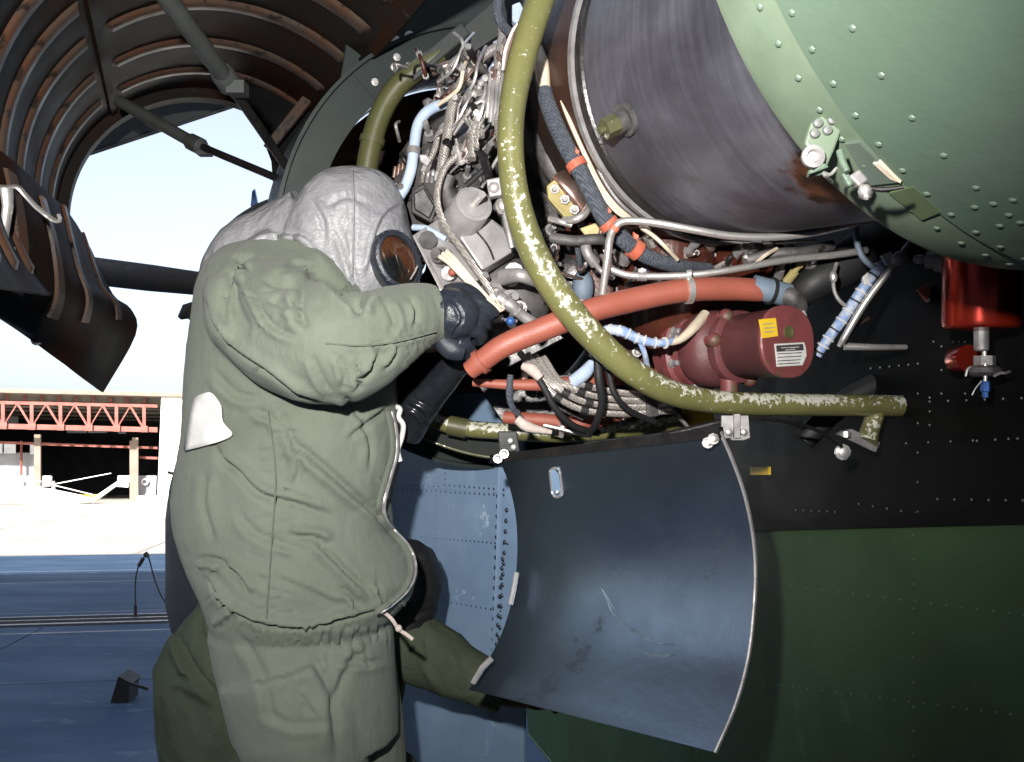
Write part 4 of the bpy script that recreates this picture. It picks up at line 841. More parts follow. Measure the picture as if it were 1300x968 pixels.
# bright plumbing bundle that fills the upper left of the engine
for k in range(34):
    t = random.random(); x = 585 + 58 * t + random.uniform(-14, 14); y = 205 - 150 * t + random.uniform(-18, 18); d = 2.08 + random.uniform(-.02, .05)
    L = random.uniform(10, 26); r = random.uniform(2.4, 4.6); a = random.uniform(.9, 2.0)
    cyl('fuel_fitting', (x, y, d), (x + L * math.cos(a), y - L * math.sin(a), d - .02), r, random.choice(['steel', 'dull', 'steel', 'steel', 'bronze']), n=10, prof=[(0, 1.3), (.15, 1.3), (.17, .8), (.45, .8), (.47, 1.3), (.7, 1.3), (.72, .75), (1, .7)])
for k in range(16):
    x, y = random.uniform(575, 640), random.uniform(70, 215)
    pipe('thin_line', [(x - random.uniform(10, 26), y + random.uniform(15, 40), 2.1), (x, y, 2.06), (x + random.uniform(4, 16), y - random.uniform(12, 30), 2.06), (x + random.uniform(14, 34), y - random.uniform(30, 60), 2.12)], random.uniform(1.3, 2.6), random.choice(['steel', 'dull', 'ivory', 'steel', 'dull', 'bronze']), 7)
for k in range(5):
    x = 618 + k * 4.5; pipe('injector_stalk', [(x, 150 + k * 7 - k * k, 2.03), (x + 3, 118 + k * 4, 2.03), (x + 6, 92, 2.06)], [3.4, 2.6, 3.2], random.choice(['steel', 'dull']), 10)
# actuator can
ac = cyl('actuator_can', (573, 300, 2.12), (602, 259, 1.99), 25, 'light_alu', prof=[(0, .96), (.02, 1), (.94, 1), (.96, .97), (1, .97), (1.0, .9), (.985, .88), (.985, .74), (1.0, .72), (1, .2)], n=40)
cyl('actuator_plunger', (600, 261, 2.0), (612, 247, 1.94), 5, 'steel', ac, 14)
boxp('actuator_bracket', [(617, 228), (638, 224), (643, 246), (621, 251)], 1.95, .03, 'dull'); g = G(); g.lathe(P(627, 238, 1.945), -FW, [(0, .012), (.006, .011), (.01, .005)], 12); O('bolt', g, MT['steel'], HC)
lump('fitting_knuckle', 638, 262, 1.98, 9, 11, 9, 'steel', 20); pipe('actuator_arm', [(640, 270, 1.99), (645, 292, 1.98), (650, 315, 1.98)], 4, 'dull', 8)
pipe('actuator_neck', [(575, 262, 2.1), (566, 240, 2.08), (572, 222, 2.07)], [14, 11, 7], 'cast', 14)
# control unit: bright edged plate box with a hole, connectors and riveted cover
cu = boxp('control_unit', [(525, 298, 2.02), (566, 272, 2.10), (600, 300, 2.12), (622, 352, 2.06), (561, 369, 1.98)], 2.0, .16, 'light_alu')
boxp('unit_edge', [(523, 299, 2.005), (527, 297, 2.01), (564, 367, 1.97), (559, 370, 1.965)], 2.0, .01, 'steel', cu)
g = G(); g.lathe(P(543, 305, 2.008), -FW + RT * .1, [(0, .020), (.003, .020), (.003, .0)], 24); O('unit_hole', g, MT['black'], cu)
g = G(); g.lathe(P(563, 328, 2.015), (-FW - RT * .3 + UP * .1), [(0, .024), (.01, .024), (.01, .018), (.035, .018), (.035, .013), (.05, .012)], 18); O('connector', g, MT['cast'], cu)
g = G(); g.lathe(P(571, 348, 1.995), (-FW - RT * .2), [(0, .016), (.012, .016), (.012, .01)], 16); O('connector', g, MT['dull'], cu)
g = G(); g.ball(P(574, 346, 1.97), .009, 12, 8); O('red_cap', g, MT['orange'], cu)
W1 = [(562, 322, 1.955), (574, 332, 1.945), (594, 354, 1.94), (614, 376, 1.94), (636, 396, 1.95)]
for dx, dy in ((0, 0), (5, -3), (-4, 4)):
    pipe('ivory_wire', [(x + dx * (1 - i * .2), y + dy * (1 - i * .2), d) for i, (x, y, d) in enumerate(W1)], 2.9, 'ivory', 8)
rc = boxp('riveted_cover', [(582, 300, 2.03), (622, 276, 2.06), (640, 290, 2.07), (654, 318, 2.06), (612, 344, 2.02)], 2.03, .1, 'light_alu', bevel=.006)
g = G()
for k in range(17):
    t = k / 16; rivet_mesh(g, P(602 + 24 * t + 4 * math.sin(t * 3), 291 + 38 * t, 2.034), -FW, .0028, .7)
O('rivets', g, MT['darkmetal'], HC, kind='stuff')
for x, y, r, d in ((648, 352, 13, 2.05), (668, 352, 9, 2.04), (640, 385, 12, 2.02), (656, 392, 10, 2.02), (628, 372, 8, 2.02), (612, 388, 7, 2.0), (690, 300, 8, 2.1)):
    g = G(); s = d / F_PX; dv = (-FW + RT * random.uniform(.1, .9) + UP * random.uniform(-.3, .3)).normalized()
    g.lathe(P(x, y, d + .03), dv, [(0, r * s), (.012, r * s), (.012, r * s * .7), (.03, r * s * .7), (.03, r * s * .95), (.05, r * s * .95), (.05, r * s * .5), (.075, r * s * .45)], 10); O('union_fitting', g, MT[random.choice(['steel', 'dull', 'dull'])], HC, 25)
pipe('fuel_elbow', [(640, 352, 2.04), (660, 350, 2.0), (676, 356, 2.02), (695, 362, 2.08)], [11, 9, 8, 8], 'dull', 14)
q = [(632, 378, 1.96), (648, 388, 1.96), (662, 400, 1.97), (676, 410, 1.98)]
pipe('connector_barrel', q, [9, 9, 7, 8], 'dull', 14); nut(q, .2, 10.5, 5, 'dull', HC); nut(q, .5, 11, 5, 'dull', HC)
lump('blue_plug', 648, 408, 1.93, 6, 6, 6, 'blue_nut'); pipe('wire_tie', [(630, 380, 1.94), (634, 388, 1.93), (640, 392, 1.93), (634, 396, 1.94)], 1.6, 'ivory', 6)
# flange with bolts and bronze duct beside the tube frame
fg = boxp('bolted_flange', [(694, 236, 2.0), (704, 228, 2.0), (742, 268, 2.02), (736, 280, 2.02), (722, 282, 2.0), (696, 252, 1.99)], 2.0, .03, 'flange')
for x, y in ((704, 241), (717, 254), (729, 267)):
    g = G(); g.lathe(P(x, y, 1.998), -FW, [(0, .011), (.004, .011), (.004, .007), (.014, .006)], 6); O('bolt', g, MT['dull'], fg, 20)
pipe('bronze_duct', [(710, 225, 2.03), (726, 240, 2.02), (744, 266, 2.03)], [18, 15, 13], 'bronze', 16, flat=.6)
lump('dark_bulb', 700, 195, 2.12, 20, 42, 20, 'cast', 15)
pipe('steel_elbow', [(716, 280, 1.98), (730, 279, 1.96), (742, 272, 1.96), (748, 262, 1.98)], 5, 'steel', 10)
pipe('steel_elbow', [(698, 278, 2.0), (712, 282, 1.98), (726, 286, 1.98)], 4, 'steel', 10)
boxp('bracket_strip', [(736, 290), (756, 283), (766, 296), (748, 306)], 2.04, .01, 'flange'); 
pipe('manifold_pipe', [(700, 302, 2.04), (728, 306, 2.02), (756, 304, 2.02), (774, 306, 2.05)], 7, 'cast', 12)
pipe('manifold_pipe', [(742, 306, 2.03), (746, 322, 2.02), (756, 336, 2.03)], 7, 'dull', 12)
pipe('steel_line', [(752, 330, 2.02), (764, 345, 2.0), (780, 353, 2.0)], 3.5, 'steel', 9)
lump('blue_ball', 740, 365, 2.16, 14, 24, 14, 'stripe_grey')
# dark fabric hose with red cushioned clamps, and the ivory wires round the drum rim
FH = [(686, 60, 2.02), (690, 110, 1.97), (700, 145, 1.95), (718, 185, 1.93), (735, 215, 1.92), (752, 248, 1.92), (768, 278, 1.92), (790, 303, 1.93), (820, 325, 1.95), (860, 338, 1.98), (900, 342, 2.05)]
fh_ = pipe('fabric_hose', FH, [9, 10, 11, 11, 11, 11, 11, 11, 10, 9, 8], 'fabric_hose', 16)
clamp(FH, .39, 11.5, 10, 'clamp_red', fh_); clamp(FH, .63, 11.5, 9, 'clamp_red', fh_); clamp(FH, .76, 11.5, 12, 'clamp_red', fh_)
g = G(); PXT(g, [(684, 62, 1.99), (688, 84, 1.97), (691, 112, 1.96)], [6, 10, 8], 14); O('hose_sleeve', g, MT['ivory'], fh_)
IV = [(703, 20, 2.03), (701, 62, 1.99), (706, 100, 1.96), (718, 140, 1.94), (734, 178, 1.93), (750, 212, 1.93), (765, 240, 1.94), (782, 262, 1.95), (803, 280, 1.97)]
for dx in (0, 7, 13):
    pipe('ivory_wire', [(x + dx, y - dx * .3, d + dx * .003) for x, y, d in IV], (3.2, 2.6, 3.4)[dx // 6 if dx < 13 else 2], ('ivory', 'dull', 'ivory')[dx // 6 if dx < 13 else 2], 8)
pipe('ivory_wire', [(742, 195, 1.93), (756, 230, 1.92), (770, 255, 1.92), (786, 272, 1.92), (800, 278, 1.93)], 2.2, 'ivory', 7)
pipe('red_loom_end', [(680, 80, 2.02), (683, 92, 2.02), (689, 100, 2.02)], 5, 'clamp_red', 8)
# bright steel lines under the drum
SL = [(( 762, 400, 1.92), (766, 365, 1.9), (771, 330, 1.88), (774, 305, 1.87), (780, 290, 1.86), (794, 281, 1.86), (830, 283, 1.86), (880, 292, 1.86), (930, 300, 1.87), (985, 301, 1.88), (1040, 294, 1.89), (1090, 282, 1.9), (1112, 277, 1.92)),
      ((775, 342, 1.92), (800, 350, 1.92), (850, 351, 1.92), (900, 347, 1.92), (950, 339, 1.93), (1000, 330, 1.95), (1060, 324, 1.98), (1100, 318, 2.0))]
s1 = pipe('steel_line', SL[0], 5, 'steel', 12); s2 = pipe('steel_line', SL[1], 4.6, 'steel', 12)
clamp(SL[1], .2, 5.5, 12, 'dull', s2); clamp(SL[0], .34, 5.5, 7, 'clamp_red', s1, False)
pipe('ivory_wire', [(815, 290, 1.92), (830, 300, 1.9), (845, 314, 1.9), (860, 330, 1.94)], 2.6, 'ivory', 7)
pipe('ivory_wire', [(960, 334, 1.98), (972, 324, 1.96), (986, 316, 1.98)], 2.6, 'ivory', 7)
# fittings between drum and gearcase
for x, y, r, m in ((938, 283, 9, 'bronze'), (905, 302, 10, 'dull'), (975, 309, 8, 'steel'), (1000, 308, 6, 'steel'), (826, 303, 9, 'steel'), (872, 322, 8, 'dull'), (945, 318, 10, 'dull'), (948, 328, 6, 'steel'), (1005, 350, 6, 'flange'), (1030, 336, 7, 'steel'), (990, 345, 6, 'dull'), (1040, 285, 7, 'flange'), (860, 286, 7, 'darkmetal'), (795, 325, 9, 'dull')):
    g = G(); s = 2.03 / F_PX; dv = (-FW + RT * random.uniform(-.6, .6) + UP * random.uniform(.2, 1)).normalized()
    g.lathe(P(x, y, 2.06), dv, [(-.02, r * s), (.012, r * s), (.012, r * s * .6), (.03, r * s * .6), (.03, r * s * .8), (.045, r * s * .8)], 10); O('union_fitting', g, MT[m], HC, 25)
pipe('ribbed_hose', [(955, 283, 2.05), (966, 279, 2.03), (982, 281, 2.03), (996, 288, 2.05)], 9, 'fabric_hose', 12)
for k in range(5):
    pipe('thin_line', [(965 + k * 9, 268 + k, 2.04), (967 + k * 9, 284, 2.02), (965 + k * 10, 300, 2.04)], 2.4, random.choice(['steel', 'ivory', 'dull']), 7)
pipe('flex_conduit', [(950, 330, 2.02), (985, 322, 2.0), (1020, 320, 2.0), (1056, 312, 2.03)], 7, 'cast', 12); pipe('steel_line', [(985, 309, 1.98), (1010, 307, 1.98), (1035, 306, 2.0)], 2, 'steel', 7)
# black curved duct and dark tangle at right of the pump
pipe('black_duct', [(1010, 378, 2.1), (1030, 362, 2.08), (1058, 345, 2.08), (1095, 322, 2.1), (1140, 300, 2.15), (1180, 270, 2.2)], [18, 22, 26, 30, 32, 34], 'black', 18)
pipe('black_duct', [(1020, 560, 2.25), (1060, 520, 2.24), (1110, 490, 2.24), (1170, 470, 2.25)], [14, 15, 15, 13], 'black', 14)
pipe('grey_loop', [(1088, 272, 1.95), (1087, 300, 1.94), (1094, 325, 1.94), (1112, 342, 1.94), (1130, 350, 1.95)], 4, 'stripe_grey', 9)
pipe('grey_loop', [(1062, 335, 1.98), (1058, 352, 1.96), (1060, 372, 1.95), (1070, 386, 1.95), (1085, 392, 1.96)], 2.6, 'dull', 8)
lump('loop_plug', 1058, 352, 1.95, 5, 8, 5, 'steel')
BT = [(1038, 452, 1.98), (1050, 432, 1.97), (1070, 405, 1.96), (1090, 375, 1.95), (1108, 350, 1.94), (1126, 330, 1.94)]
bt = pipe('blue_wrapped_loom', BT, [5, 6.5, 7, 7, 6.5, 6], 'blue_sleeve', 14)
for k in range(11):
    clamp(BT, .05 + k * .085, 7, 2.2, 'patch' if k % 3 else 'black', bt, False)
pipe('steel_rod', [(1065, 440, 1.96), (1074, 425, 1.95), (1100, 382, 1.93), (1138, 332, 1.92), (1154, 308, 1.92)], [3, 4.5, 4.5, 4.5, 2], 'steel', 12)
lump('rod_clamp', 1142, 328, 1.91, 12, 9, 9, 'dull', 25); boxp('clamp_tab', [(1118, 325), (1132, 319), (1137, 330), (1126, 338)], 1.92, .008, 'patch'); boxp('clamp_tab', [(1095, 352), (1103, 345), (1106, 358), (1098, 364)], 1.93, .008, 'patch')
pipe('steel_rod', [(1072, 440, 2.0), (1110, 441, 2.0), (1150, 441, 2.02)], [5, 4, 3.4], 'steel', 12)
pipe('bronze_wire', [(1075, 430, 1.98), (1085, 415, 1.99), (1102, 405, 2.02)], 3, 'bronze', 8)
boxp('orange_placard', [(1164, 368), (1178, 361), (1188, 372), (1176, 383)], 2.05, .01, 'orange'); lump('standoff', 1181, 381, 2.06, 6, 5, 8, 'dull')
cyl('standoff_bolt', (1160, 329, 1.9), (1206, 332, 1.86), 5, 'dull', prof=[(0, .8), (.1, 1.2), (.25, 1.2), (.3, .7), (.35, .7), (.36, 2.2), (.6, 2.2), (.62, 3), (1, 3)])
# orange hose with collar and clamps
OH = [(596, 471, 1.86), (614, 457, 1.85), (642, 438, 1.84), (697, 415, 1.84), (752, 394, 1.85), (800, 382, 1.87), (842, 373, 1.88), (880, 368, 1.89), (926, 367, 1.91), (965, 369, 1.92)]
oh = pipe('orange_hose', OH, [12, 14, 15, 15.5, 15.5, 15.5, 15.2, 15, 15, 14.5], 'orange', 24, k=8, label='thick orange hose running across the engine to the maroon pump')
clamp(OH, .1, 14.5, 7, 'orange', oh, False); clamp(OH, .76, 15.2, 8, 'steel', oh)
OC = [(955, 364, 1.92), (975, 369, 1.92), (1000, 375, 1.93)]
pipe('hose_collar', OC, [15.3, 15.3, 15], 'stripe_grey', 22, oh); clamp(OC, .6, 15.3, 4, 'black', oh, False)
el = [(992, 373, 1.92), (1006, 379, 1.92), (1013, 388, 1.93), (1010, 400, 1.94)]
pipe('pump_elbow', el, [12, 13, 12, 11], 'cast', 18); boxp('elbow_flange', [(984, 394, 1.915), (1022, 393, 1.915), (1026, 402, 1.915), (988, 404, 1.915)], 1.92, .012, 'dull')
pipe('orange_hose', [(600, 486, 1.98), (660, 489, 1.98), (720, 487, 2.0), (780, 480, 2.04), (830, 478, 2.1)], [5, 7, 9, 10, 10], 'orange', 16)
pipe('orange_hose', [(640, 530, 2.2), (690, 534, 2.18), (740, 537, 2.18), (800, 525, 2.2)], [8, 9, 9, 8], 'orange', 16)
# braided bundle, leads and sleeves below the hose
for k in range(4):
    b = [(660 + k * 10, 448 + k * 2, 2.02), (684 + k * 9, 478 + k * 2, 1.98), (706 + k * 10, 503 - k * 5, 1.97), (738 + k * 6, 520 - k * 9, 1.98), (790, 526 - k * 9, 2.0), (852, 522 - k * 6, 2.04)]
    o = pipe('braided_hose', b, 4.2, 'braid', 12)
    for t in ((.42, .62) if k < 2 else (.5,)): clamp(b, t, 5, 10, 'black', o, False)
    nut(b, .93, 7.5, 16, 'cast', o)
pipe('white_sleeve', [(664, 465, 1.97), (676, 470, 1.96), (686, 480, 1.96)], [5, 8, 6], 'cord', 12); pipe('white_sleeve', [(728, 485, 1.97), (742, 474, 1.96), (752, 462, 1.97)], [9, 9, 7], 'paleblue', 14)
pipe('black_lead', [(680, 475, 1.97), (692, 495, 1.96), (706, 520, 1.97), (730, 542, 2.0), (760, 550, 2.05)], 4.5, 'black', 9)
pipe('black_lead', [(648, 476, 1.97), (647, 500, 1.97), (650, 516, 1.98), (664, 534, 2.0)], [4, 5, 4, 3], 'fabric_hose', 9); pipe('white_sleeve', [(656, 532, 1.99), (670, 542, 1.99), (700, 549, 2.0)], [6, 7, 3], 'cord', 12)
pipe('black_lead', [(758, 448, 1.9), (760, 480, 1.9), (764, 510, 1.92), (758, 535, 1.95), (748, 552, 2.0)], [5, 6, 5, 5, 4], 'black', 10)
pipe('black_lead', [(772, 470, 1.92), (780, 500, 1.92), (800, 522, 1.95), (830, 536, 2.0)], 4, 'black', 9)
pipe('steel_line', [(690, 540, 2.1), (716, 546, 2.1), (750, 556, 2.1)], 2.2, 'steel', 7)
BW = [(768, 418, 1.95), (790, 421, 1.93), (812, 431, 1.93), (838, 436, 1.93), (862, 432, 1.95), (882, 415, 1.98), (895, 400, 2.02)]
bw = pipe('blue_wrapped_loom', BW[:5], [6, 7, 6, 5, 4], 'blue_sleeve', 12)
for k in range(7): clamp(BW[:5], .1 + k * .12, 6.5, 2, 'patch', bw, False)
pipe('ivory_loom', BW[3:], [4, 5, 7, 7], 'ivory', 12); pipe('blue_wrapped_loom', [(812, 434, 1.94), (818, 448, 1.94), (822, 466, 1.97)], 3.5, 'blue_sleeve', 9)
for k in range(30):   # small unions and studs half hidden in the bay
    x, y = random.uniform(660, 860), random.uniform(300, 540)
    if 360 < y < 460: continue
    r = random.uniform(2.5, 6); s = 2.1 / F_PX; g = G(); dv = (-FW + RT * random.uniform(-.7, .7) + UP * random.uniform(-.6, .8)).normalized()
    g.lathe(P(x, y, 2.17), dv, [(0, r * s * 1.3), (.03, r * s * 1.3), (.03, r * s * .7), (.06, r * s * .7)], 6); O('union_fitting', g, MT[random.choice(['dull', 'cast', 'darkmetal', 'bronze', 'steel'])], HC, 20)
# the tangle fills the shadowed depth of the bay
for k in range(26):
    x, y = random.uniform(660, 900), random.uniform(290, 530); d = random.uniform(2.1, 2.2)
    a = random.uniform(-.6, 1.2); L = random.uniform(25, 60)
    pipe('thin_line', [(x, y, d), (x + L * .4 * math.cos(a) + random.uniform(-8, 8), y + L * .4 * math.sin(a), d - .03), (x + L * math.cos(a), y + L * math.sin(a), d)], random.uniform(1.5, 4), random.choice(['darkmetal', 'dull', 'black', 'braid', 'cast', 'bronze']), 7)

for k in range(46):   # grimy small plumbing that fills the bay
    if k % 2: x, y, d = random.uniform(505, 650), random.uniform(50, 330), random.uniform(2.1, 2.24)
    else: x, y, d = random.uniform(690, 1010), random.uniform(285, 350), random.uniform(2.02, 2.12)
    a = random.uniform(.2, 2.2); L = random.uniform(14, 44); c_, s_ = math.cos(a) * L / 2, -math.sin(a) * L / 2; b = random.uniform(-9, 9)
    pp = [(x - c_, y - s_, d + .03), (x - c_ * .5 + b * .6, y - s_ * .5 + b, d), (x + c_ * .5 + b, y + s_ * .5 + b * .6, d - .01), (x + c_, y + s_, d + .03)]
    m_ = random.choice(['darkmetal', 'cast', 'bronze', 'dull', 'case', 'braid', 'fabric_hose', 'black']); r_ = random.uniform(1.4, 4.2)
    o = pipe('small_pipe', pp, r_, m_, 8)
    if k % 3 == 0: nut(pp, .15, r_ * 1.7, 7, random.choice(['dull', 'cast', 'bronze']), o); nut(pp, .82, r_ * 1.7, 7, random.choice(['dull', 'cast']), o)
for k in range(30):
    x, y = (random.uniform(500, 650), random.uniform(60, 330)) if k % 2 else (random.uniform(700, 1000), random.uniform(285, 520))
    if 365 < y < 450: continue
    s = 2.12 / F_PX; r = random.uniform(2, 4.5); dv = (-FW + RT * random.uniform(-.5, .5) + UP * random.uniform(-.3, .7)).normalized(); g = G()
    g.lathe(P(x, y, 2.16 if x < 660 else 2.1), dv, [(0, r * s * 1.5), (.02, r * s * 1.5), (.02, r * s * .9), (.045, r * s * .9), (.045, r * s * 1.1), (.06, r * s)], 6); O('stud', g, MT[random.choice(['cast', 'dull', 'darkmetal', 'bronze'])], HC, 20)
# maroon pump
pa, pb = (878, 447, 2.12), (1001, 434, 1.86)
A, B = P(*pa), P(*pb); pv = (B - A).normalized(); LL = (B - A).length; s = 1.92 / F_PX
pu = (UP - pv * UP.dot(pv)).normalized(); pw = pv.cross(pu); pw = -pw if pw.dot(RT) < 0 else pw
def eggring(t, r, k=.35, dn=0.0, n=48):
    """round body that turns squarish and drops at the face"""
    out = []
    for j in range(n):
        a = 2 * math.pi * j / n; ca, sa = math.cos(a), math.sin(a)
        e = 2.0 + k; q = (abs(ca) ** e + abs(sa) ** e) ** (-1 / e)
        out.append(A + pv * t * LL + (pw * ca + pu * sa) * r * q * s - pu * dn * s)
    return out
g = G(); g.loft([eggring(t, r) for t, r in ((-.15, 48), (-.02, 50), (0, 56), (.07, 57), (.09, 52), (.16, 50))]); pf = O('pump_flange', g, MT['pump'], HC)
g = G(); g.loft([eggring(t, r * .86) for t, r in ((.12, 48), (.15, 56), (.22, 61), (.30, 61), (.37, 57), (.40, 49), (.42, 45), (.47, 45), (.49, 52), (.50, 55), (.55, 55), (.57, 48))]); O('pump_neck', g, MT['pump_body'], HC)
g = G(); g.loft([eggring(t, r * .86, .15) for t, r in ((.56, 46), (.58, 48.5), (.94, 50), (.95, 51.5), (.97, 51.5), (.985, 51))]); pump = O('pump_body', g, MT['pump_body'], HC, label='maroon painted pump with a yellow sticker and data plate on its end')
g = G(); g.loft([eggring(t, r * .86, .3) for t, r in ((.96, 50), (.975, 52.5), (.99, 52.5), (1.0, 51))]); face = O('pump_face', g, MT['pump'], HC, 25)
def fpt(x, y, off=0.0): return onplane(x, y, B + pv * off, pv)
def on_face(name, poly, m, th=.002, off=.0): g = G(); g.prism([fpt(x, y, off) for x, y in poly], pv * th); return O(name, g, MT[m], face, 0)
on_face('yellow_sticker', [(963, 406), (984, 404), (987, 427), (967, 430)], 'yellow')
for x, y, w in ((968, 411, 13), (969, 416, 15), (970, 421, 12)): on_face('sticker_print', [(x, y), (x + w, y - 1), (x + w, y + .8), (x, y + 1.8)], 'flange', .001, .0018)
on_face('data_plate', [(983, 437), (1020, 435), (1022, 441), (1023, 452), (1018, 464), (986, 466)], 'grey_print')
on_face('plate_header', [(985, 439), (1019, 437), (1020, 445), (986, 447)], 'plate_dark', .001, .0018)
for i, y in enumerate((449, 453.5, 458, 462)): on_face('plate_rule', [(987, y), (1018 - i, y - 1.6), (1018 - i, y - .6), (987, y + 1)], 'plate_dark', .001, .0018)
for x, y, w in ((992, 441.6, 22), (997, 444.4, 12)): on_face('plate_lettering', [(x, y), (x + w, y - 1.2), (x + w, y - .4), (x, y + .8)], 'grey_print', .001, .0028)
g = G(); c = fpt(1001, 422); g.lathe(c - pv * .001, pv, [(0, .0135), (.004, .0135), (.004, .010), (.0012, .0095), (.0012, 0.0005)], 20); O('face_port', g, MT['tube2'], face)
for j, a in enumerate((-200, -160, -110, -60, 150, 110)):
    q = A + pv * LL * (.09) + (pw * math.cos(math.radians(a)) + pu * math.sin(math.radians(a))) * 51 * s
    g = G(); g.lathe(q, pv, [(0, .0125), (.003, .0125), (.003, .008), (.02, .0075), (.022, .004)], 8); O('bolt', g, MT['dull'], pf, 25)
for a in (-190, -70, 120):
    q = A + pv * LL * .53 + (pw * math.cos(math.radians(a)) + pu * math.sin(math.radians(a))) * 45 * s
    g = G(); g.ball(q, .017, 12, 8); g.lathe(q - pv * .02, pv, [(0, .012), (.02, .012), (.02, .006), (.028, .005)], 8); O('body_lug', g, MT['pump'], pump)
cyl('pump_drain', (926, 480, 1.98), (926, 516, 1.98), 12, 'pump', prof=[(0, 1), (.6, .9), (.62, 1.2), (1, 1.2)])

# red cylinder hung at the right
ra, rb = P(1247, 300, 1.72), P(1245, 418, 1.72); s = 1.72 / F_PX
g = G(); g.lathe(ra, rb - ra, [(0, 46 * s), ((rb - ra).length - .012, 46 * s), ((rb - ra).length - .004, 45 * s), ((rb - ra).length, 42 * s), ((rb - ra).length + .004, 10 * s)], 48); bottle = O('pressure_cylinder', g, MT['red_bottle'], HC, 35, label='glossy red cylinder hanging under the green intake barrel')
def vert(name, x, prof, m, par=bottle, n=16, d=1.72):
    g = G(); g.lathe(P(x, prof[0][0], d), -UP, [((y - prof[0][0]) * d / F_PX, r * d / F_PX) for y, r in prof], n); return O(name, g, MT[m], par, 30)
vert('neck', 1246, [(418, 9), (444, 9), (446, 7)], 'dull'); vert('neck_bolt', 1250, [(446, 3), (452, 3)], 'steel')
vert('valve_nut', 1250, [(452, 13), (464, 13)], 'dull', n=6); vert('valve_disc', 1249, [(464, 15), (467, 20), (473, 22), (477, 18), (479, 12)], 'cast', n=22)
vert('valve_stem', 1251, [(462, 2.4), (484, 2.4)], 'steel', d=1.70); vert('blue_nut', 1251, [(483, 4.5), (486, 6), (497, 6), (498, 4), (505, 4)], 'blue_nut', n=6)
pipe('lock_wire', [(1262, 478, 1.69), (1270, 474, 1.69), (1276, 474, 1.69), (1282, 472, 1.7)], 1.8, 'steel', 6, bottle); pipe('lock_wire', [(1226, 478, 1.7), (1228, 470, 1.7), (1232, 466, 1.7)], 1.4, 'steel', 6, bottle); pipe('lock_wire', [(1246, 484, 1.7), (1238, 494, 1.7), (1234, 502, 1.7)], .8, 'steel', 5, bottle)
cyl('red_cap', (1212, 458, 1.85), (1230, 455, 1.80), 17, 'red_bottle', bottle, prof=[(0, .8), (.2, 1), (1, 1)])

def barrel_pt(x, y, off=0):   # where the view ray meets the lip's cone
    r = ray(x, y); R = LR * .5 + SR * .5 + off; o = LC.lerp(SC_, .5)
    dp = CAM - o; a = r - AXB * r.dot(AXB); b = dp - AXB * dp.dot(AXB); A_, B_, C_ = a.dot(a), 2 * a.dot(b), b.dot(b) - R ** 2
    dsc = max(0, B_ * B_ - 4 * A_ * C_); return CAM + r * ((-B_ - math.sqrt(dsc)) / (2 * A_)), (o)
DL = (barrel_pt(1060, 190)[0] - CAM).dot(FW) - 1.258
# barrel latch: over-centre hook on the lip
lat = boxp('latch_plate', [(1030, 155), (1052, 142), (1071, 160), (1060, 190), (1046, 222), (1026, 224), (1034, 200), (1022, 182)], (1.232 + DL), .012, 'barrel_lip')
for x, y in ((1038, 157), (1056, 153), (1034, 170), (1050, 166)):
    g = G(); g.lathe(P(x, y, (1.231 + DL)), -FW, [(0, .006), (.004, .005), (.005, .002)], 10); O('rivet', g, MT['rivet'], lat)
g = G(); g.lathe(P(1031, 200, (1.226 + DL)), -FW, [(0, .013), (.006, .013), (.007, .008), (.002, .006)], 16); O('latch_boss', g, MT['dull'], lat)
boxp('latch_tongue', [(1026, 222), (1046, 206), (1054, 212), (1038, 218)], (1.22 + DL), .01, 'barrel', lat)
HK = [(1062, 214, (1.22 + DL)), (1054, 222, (1.215 + DL)), (1046, 220, (1.212 + DL)), (1050, 226, (1.21 + DL)), (1064, 236, 1.2), (1084, 246, 1.2), (1098, 252, (1.205 + DL)), (1104, 250, (1.21 + DL)), (1106, 244, (1.215 + DL))]
pipe('latch_hook', HK, 2.3, 'steel', 8, lat); pipe('latch_link', [(1066, 192, (1.22 + DL)), (1070, 206, (1.215 + DL)), (1076, 218, (1.21 + DL))], [5, 5, 4], 'barrel', 8, lat)
boxp('latch_toggle', [(1078, 224), (1092, 214), (1104, 228), (1092, 238)], (1.215 + DL), .016, 'dull', lat); boxp('latch_toggle', [(1068, 220), (1078, 218), (1086, 234), (1078, 238)], (1.218 + DL), .014, 'barrel', lat)
pipe('latch_bar', [(1098, 238, (1.205 + DL)), (1120, 241, (1.195 + DL)), (1148, 238, (1.185 + DL))], [2, 4, 2], 'darkmetal', 8, lat)
g = G(); g.ball(P(1098, 243, (1.205 + DL)), .008, 10, 6); O('latch_pin', g, MT['steel'], lat)
def barrel_patch(name, poly, m, off, par=lip):
    q = [barrel_pt(*p, off)[0] for p in poly]; nn = [(p - LC - AXB * (p - LC).dot(AXB)).normalized() for p in q]
    g = G(); g.loft([[p - k * .006 for p, k in zip(q, nn)], q]); O(name, g, MT[m], par, 0)
barrel_patch('access_flap', [(1128, 246), (1160, 238), (1195, 270), (1170, 280)], 'green_access', .0015)
barrel_patch('latch_recess', [(1072, 184), (1090, 182), (1142, 232), (1104, 236)], 'recess', .0015)
barrel_patch('scuffed_edge', [(1108, 208), (1116, 208), (1143, 233), (1130, 228)], 'ivory', .003)
